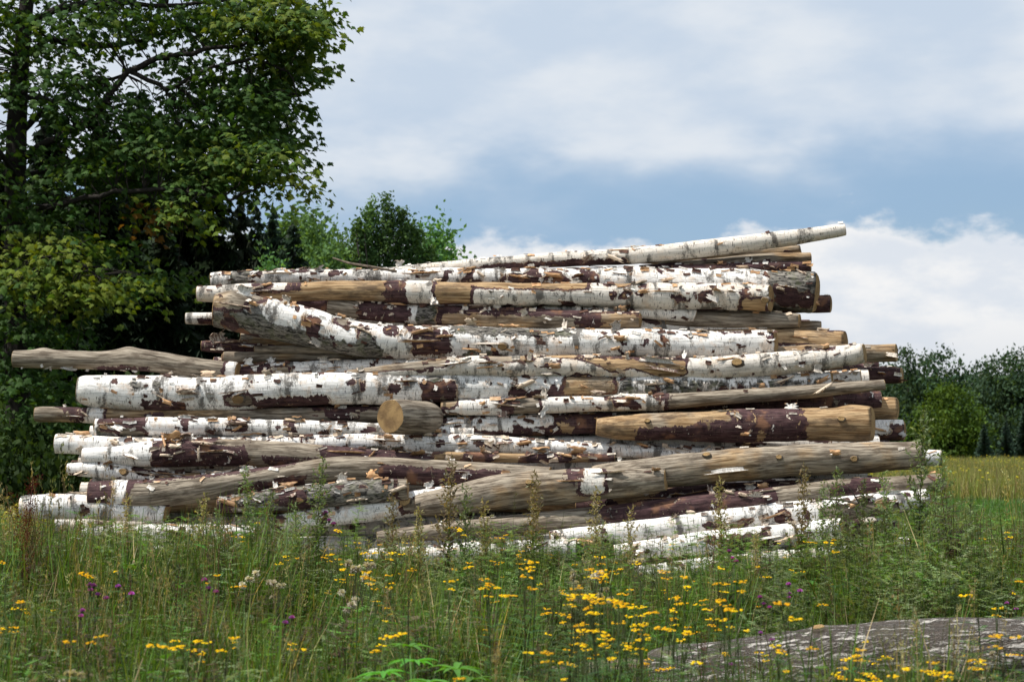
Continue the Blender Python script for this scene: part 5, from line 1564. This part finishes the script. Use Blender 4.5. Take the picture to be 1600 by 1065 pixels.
def flowers():
    g = random.Random(61)
    tn = [tansy(s, .6) for s in range(9)]
    spots = []
    # clusters: X centre, Y centre, sx, sy, count
    for cx, cy, sx, sy, n in ((990, 920, 90, 40, 34), (560, 870, 70, 28, 26), (700, 890, 80, 35, 26), (860, 870, 60, 30, 22), (950, 1010, 60, 28, 22), (900, 960, 70, 30, 18), (1100, 920, 80, 35, 22), (1230, 900, 70, 35, 12), (1050, 960, 60, 25, 16),
                              (1500, 1030, 50, 25, 16), (1560, 860, 35, 40, 16), (1580, 930, 30, 30, 9), (1320, 1000, 60, 30, 9), (1420, 1040, 80, 20, 10), (250, 1010, 90, 30, 10), (80, 880, 70, 40, 9), (350, 870, 80, 50, 7), (700, 1000, 120, 40, 8), (1350, 840, 80, 25, 7), (1130, 800, 60, 20, 5), (20, 940, 20, 40, 4), (1210, 1020, 30, 20, 5), (480, 960, 60, 40, 4)):
        for _ in range(int(n * .8 + .5)):
            spots.append((g.gauss(cx, sx * .95), g.gauss(cy - 8, sy * .95)))
    k = 0
    regions = {}
    for X, Y in spots:
        if not (-30 < X < 1640 and 785 < Y < 1062): continue
        # distance from the height on the picture, plants about 0.5-0.8 m high
        for _ in range(30):
            d = g.uniform(6.0, 14.3)
            zt = at(X, Y, d)[2]
            if .42 < zt < .80 and not (X > 760 and 8.9 < d < 9.9): break
        else: continue
        if Y < 850 and X < 1300: d = g.uniform(12.6, 14.2)
        loc, s = place_top(X, Y, d, .62)
        r, c = near_what(X, Y)
        size = 'small' if s < .85 else 'tall' if s > 1.15 else 'medium'
        o = put('tansy_plant', tn[k % 9], loc, g.uniform(0, 6.28), s, 'yellow button-flowered tansy %s, %s' % (r, c), 'wildflower', 'yellow tansies %s, %s' % (r, c), g.gauss(0, .05))
        regions.setdefault((r, c), []).append((X, o))
        k += 1
    for (r, c), L in regions.items():
        L.sort(key=lambda q: q[0])
        for i, (_, o) in enumerate(L):
            o['label'] = 'yellow tansy %s, %s: %s one from the left' % (r, c, ORD[min(i, 44)]) if len(L) > 1 else o['label']
    # tall pale green mugwort and dry stems
    mg = [mugwort(s, 1.2) for s in range(4)]; mb = [mugwort(20 + s, 1.1, False) for s in range(3)]
    named = [(1432, 636, 12.6, 0, 'tallest pale green mugwort stem, standing before the right end of the pile'), (1470, 700, 12.9, 0, 'mugwort close right of the tallest one'), (1398, 735, 13.2, 0, 'mugwort just left of the tallest one'), (1455, 745, 12.2, 0, 'bushy mugwort at the right corner of the pile'),
             (1247, 725, 13.6, 1, 'brownish dry mugwort before the stout bare log'), (1300, 727, 13.4, 0, 'slim green mugwort right of the brownish dry one'), (1278, 750, 13.0, 0, 'low green mugwort between the slim one and the dry one'), (1130, 745, 13.9, 1, 'dry thin stem before the dark gap in the lower right logs'),
             (398, 728, 13.2, 0, 'tall green weed before the curled bark at the left'), (415, 760, 12.8, 0, 'dense green weed right of the tall one at left'), (490, 712, 13.4, 0, 'green leafy weed before the grey crooked log'), (362, 790, 12.6, 0, 'green weed low before the left logs'), (470, 780, 12.4, 0, 'dark green weed beneath the mossy broken log'), (300, 770, 13.2, 1, 'tan dry weed before the knotted log end'), (184, 770, 13.4, 1, 'withered tan weed at the left end of the pile'),
             (703, 712, 13.4, 1, 'greyish dry weed reaching above the broad bare log'), (727, 755, 13.0, 0, 'olive weed before the left end of the broad bare log'), (655, 790, 12.8, 1, 'bushy dry weed below the lower centre white log'), (760, 780, 13.1, 1, 'spreading dry weed before the grey slanting log'), (830, 735, 13.8, 1, 'wispy dry weed before the broad bare log'), (618, 770, 13.0, 1, 'pale dry weed left of the bushy one'), (980, 790, 13.2, 1, 'dry weed before the purple slanting log'), (930, 760, 13.6, 1, 'thin dry weed under the flap of bark'),
             (1345, 745, 13.2, 0, 'green weed behind the forked twig'), (1375, 780, 12.4, 0, 'lush green weed under the right white log'), (1330, 800, 12.0, 0, 'grey green weed at right among tansies'), (1490, 800, 11.4, 0, 'feathery green weed right of the pile'), (1515, 770, 12.0, 0, 'high feathery weed against the green strip'), (1440, 820, 11.0, 0, 'thick green weed before the pile corner'), (1400, 850, 11.4, 0, 'grey green weed cluster before the felled trunk'), (1345, 870, 10.8, 0, 'grey green weed behind the felled trunk'), (1180, 830, 12.4, 1, 'brown weed among the right flowers'), (1210, 860, 11.6, 0, 'pale weed before the short white log'), (1475, 870, 10.6, 0, 'soft green weed behind the trunk at right'), (1540, 850, 10.8, 0, 'bushy weed at the right field edge'), (1585, 880, 10.4, 0, 'green weed at the right photo edge'), (1290, 880, 10.6, 0, 'leafy weed between trunk and white log'),
             (1250, 905, 10.2, 0, 'low grey weed behind the trunk knot'), (1430, 900, 10.2, 0, 'low lush weed directly behind the trunk'), (1500, 905, 10.1, 0, 'low feathery weed behind the trunk'), (322, 900, 9.6, 0, 'beaded grey green weed in the left meadow'), (335, 940, 8.6, 0, 'near beaded weed in the left meadow'), (430, 830, 12.0, 0, 'dark leafed weed before the left logs'), (120, 800, 12.8, 1, 'brown weed before the far left white log'), (20, 790, 12.6, 1, 'straw coloured weed at the left photo edge'), (60, 830, 11.6, 1, 'dry straw weed near the left edge'), (690, 900, 9.8, 0, 'fine weed in the centre meadow'), (1215, 960, 8.2, 0, 'weed stem crossing the felled trunk left part'), (1330, 985, 8.0, 0, 'slanting weed stem crossing the trunk middle'), (1440, 960, 8.0, 0, 'broad leafed weed crossing the felled trunk')]
    for i, (X, Y, d, dry, lab) in enumerate(named):
        loc, s = place_top(X, Y, d, 1.2 if not dry else 1.1)
        put('mugwort_plant', (mb if dry else mg)[i % (3 if dry else 4)], loc, i * 1.3, s, lab, 'weed', 'tall weeds around the pile', g.gauss(0, .05))
    th = [thistle(s, .7, False, 2 + s % 2) for s in range(3)]
    for i, (X, Y, d, lab) in enumerate(((128, 902, 9.0, 'purple thistle, upper left of the four at the left'), (155, 914, 8.9, 'purple thistle, middle of the group at the left'), (190, 913, 9.2, 'purple thistle, right of the group at the left'), (112, 942, 8.2, 'purple thistle, lowest of the group at the left'), (325, 905, 9.4, 'small purple thistle by the beaded weed'), (1236, 910, 9.9, 'purple knapweed among tansies at right'), (1222, 918, 10.0, 'dull purple bud left of the knapweed'),
                                        (1192, 932, 9.6, 'lone purple thistle above the trunk'), (1195, 986, 8.3, 'bright purple thistle before the trunk top'), (1130, 1020, 7.6, 'purple thistle before the left end of the trunk'), (508, 800, 13.4, 'tall violet flower before the lower white log'), (1580, 940, 10.0, 'pale purple thistle at the right edge'), (436, 952, 8.2, 'tiny purple thistle left of centre'), (1138, 860, 11.8, 'violet knapweed before the short white log'))):
        loc, s = place_top(X, Y, d, .72)
        put('thistle_plant', th[i % 3], loc, i * 2.0, s, lab, 'wildflower', 'purple thistles in the meadow')
    fl = [thistle(30 + s, .7, True, 4 + s) for s in range(3)]
    for i, (X, Y, d, lab) in enumerate(((545, 868, 9.6, 'fluffy white seeding thistle, left one of the centre pair'), (575, 876, 9.4, 'fluffy white seeding thistle, right one of the centre pair'), (533, 918, 9.0, 'single small white fluff head below the centre pair'), (900, 885, 10.2, 'big fluffy beige seeding thistle at centre right'), (928, 890, 10.0, 'fluffy beige thistle leaning right of the big one'), (945, 915, 9.8, 'drooping fluff thistle below the big one'), (400, 885, 10.0, 'brownish seeding thistle left of centre'), (425, 905, 9.8, 'brownish seeding thistle below its twin left of centre'),
                                        (1552, 1015, 7.6, 'white fluff thistle at lower right before the trunk'), (1530, 1050, 7.2, 'fluffy thistle at the bottom right corner'), (120, 1045, 7.0, 'white fluffy thistle at the bottom left edge'), (100, 1058, 7.1, 'fluffy thistle half cut by the bottom edge at left'), (1582, 918, 10.2, 'small white seed head at the right edge'), (1000, 870, 11.4, 'faint grey seeding thistle before the logs'))):
        loc, s = place_top(X, Y, d, .74)
        put('seeding_thistle', fl[i % 3], loc, i * 2.6, s, lab, 'wildflower', 'seeding thistles in the meadow')
    dk = [spike_plant(1, 1.0, (.085, .022, .014), 700, .035), spike_plant(2, 1.0, (.10, .03, .016), 700, .035)]
    for i, (X, Y, d, lab) in enumerate(((36, 745, 12.0, 'rust brown dock plant, tall one at the left edge'), (48, 790, 11.6, 'rust brown dock plant right beside the tall one'), (1098, 985, 9.0, 'brown withered plant in the near grass right of centre'), (765, 1000, 8.4, 'dark brown withered plant near the bottom centre'))):
        loc, s = place_top(X, Y, d, 1.0)
        put('dock_plant', dk[i % 2], loc, i * 2.0, s, lab, 'weed', 'brown withered plants')
    sg = [spike_plant(5, 1.0, (.035, .03, .04), 200, .03), spike_plant(6, 1.0, (.04, .035, .04), 240, .03)]
    for i, (X, Y, d, lab) in enumerate(((270, 880, 10.2, 'dark seeded weed in the left meadow, by the tan stalks'), (210, 895, 9.6, 'blackish seeded weed right of the purple thistles'), (445, 930, 8.6, 'dark upright weed left of centre'), (1108, 815, 12.2, 'dark seeded weed before the right white log'), (345, 855, 10.8, 'dark stemmed weed below the left logs'))):
        loc, s = place_top(X, Y, d, 1.0)
        put('dark_weed', sg[i % 2], loc, i * 2.0, s, lab, 'weed', 'dark seeded weeds')
flowers()
corner = [herb(60 + s, .62, 'silver') for s in range(3)] + [herb(70 + s, .6, 'fern') for s in range(2)]
scatter_field('corner_weeds', corner, (10.0, 15.5, FRUST, .3), 1250, .8, 1.3, 12, 'dense grey green weeds crowding round the foot of the pile', 'weeds', None, dens=lambda x, y: 1.0 if px_of(x, y) > 1320 else (.8 if px_of(x, y) < 480 and y > 12 else (.35 if y > 12.5 else .04)))

def big_leaf_plant():
    base = at(648, 1065, 6.9); base[2] = -.02
    root = empty('lupin_plant', base)
    tag(root, 'bright green plant with broad fingered leaves at the bottom edge, left of centre', 'plant')
    g = random.Random(12)
    st = MB()
    def leaflet(b, p, d, L, w, col):
        d = unit(d); s = unit(np.cross(d, (0, 0, 1))); up = np.cross(s, d)
        n = 7; vs_ = []
        for i in range(n):
            f = i / (n - 1)
            ww = w * math.sin(math.pi * min(1, f * .92 + .08)) ** .8 * (1 - .3 * f)
            dr = -np.array((0, 0, 1)) * L * .38 * f * f
            c = p + d * L * f + dr
            vs_ += [tuple(c + s * ww + up * ww * .35), tuple(c), tuple(c - s * ww + up * ww * .35)]
        fs = []
        for i in range(n - 1):
            for j in range(2): fs.append((i * 3 + j, i * 3 + j + 1, i * 3 + j + 4, i * 3 + j + 3))
        b.add(vs_, fs, col)
    for k, (X, Y, dd, k2) in enumerate(((600, 1052, 0, 8), (648, 1034, .1, 9), (712, 1046, -.05, 9), (575, 1063, -.3, 7), (670, 1066, -.3, 8), (640, 1010, .3, 6), (615, 1075, -.1, 7), (740, 1062, .15, 7))):
        c = at(X, Y, 6.9 + dd) - base
        st.tube([np.array((0, 0, 0)), c * np.array((.5, .5, .75)), c], [.006, .0045, .003], 6, (.07, .13, .03))
        lf = MB()
        for q in range(k2):
            a = 6.283 * q / k2 + g.uniform(-.15, .15)
            L = g.uniform(.085, .125)
            leaflet(lf, c, np.array((math.cos(a), math.sin(a) * .9, g.uniform(.15, .5))), L, L * .13, jit((.085, .235, .022), .12, g))
        lf.obj('leaf', [M_LEAF], root, smooth=True)
    st.obj('stem', [M_STEM], root)
big_leaf_plant()
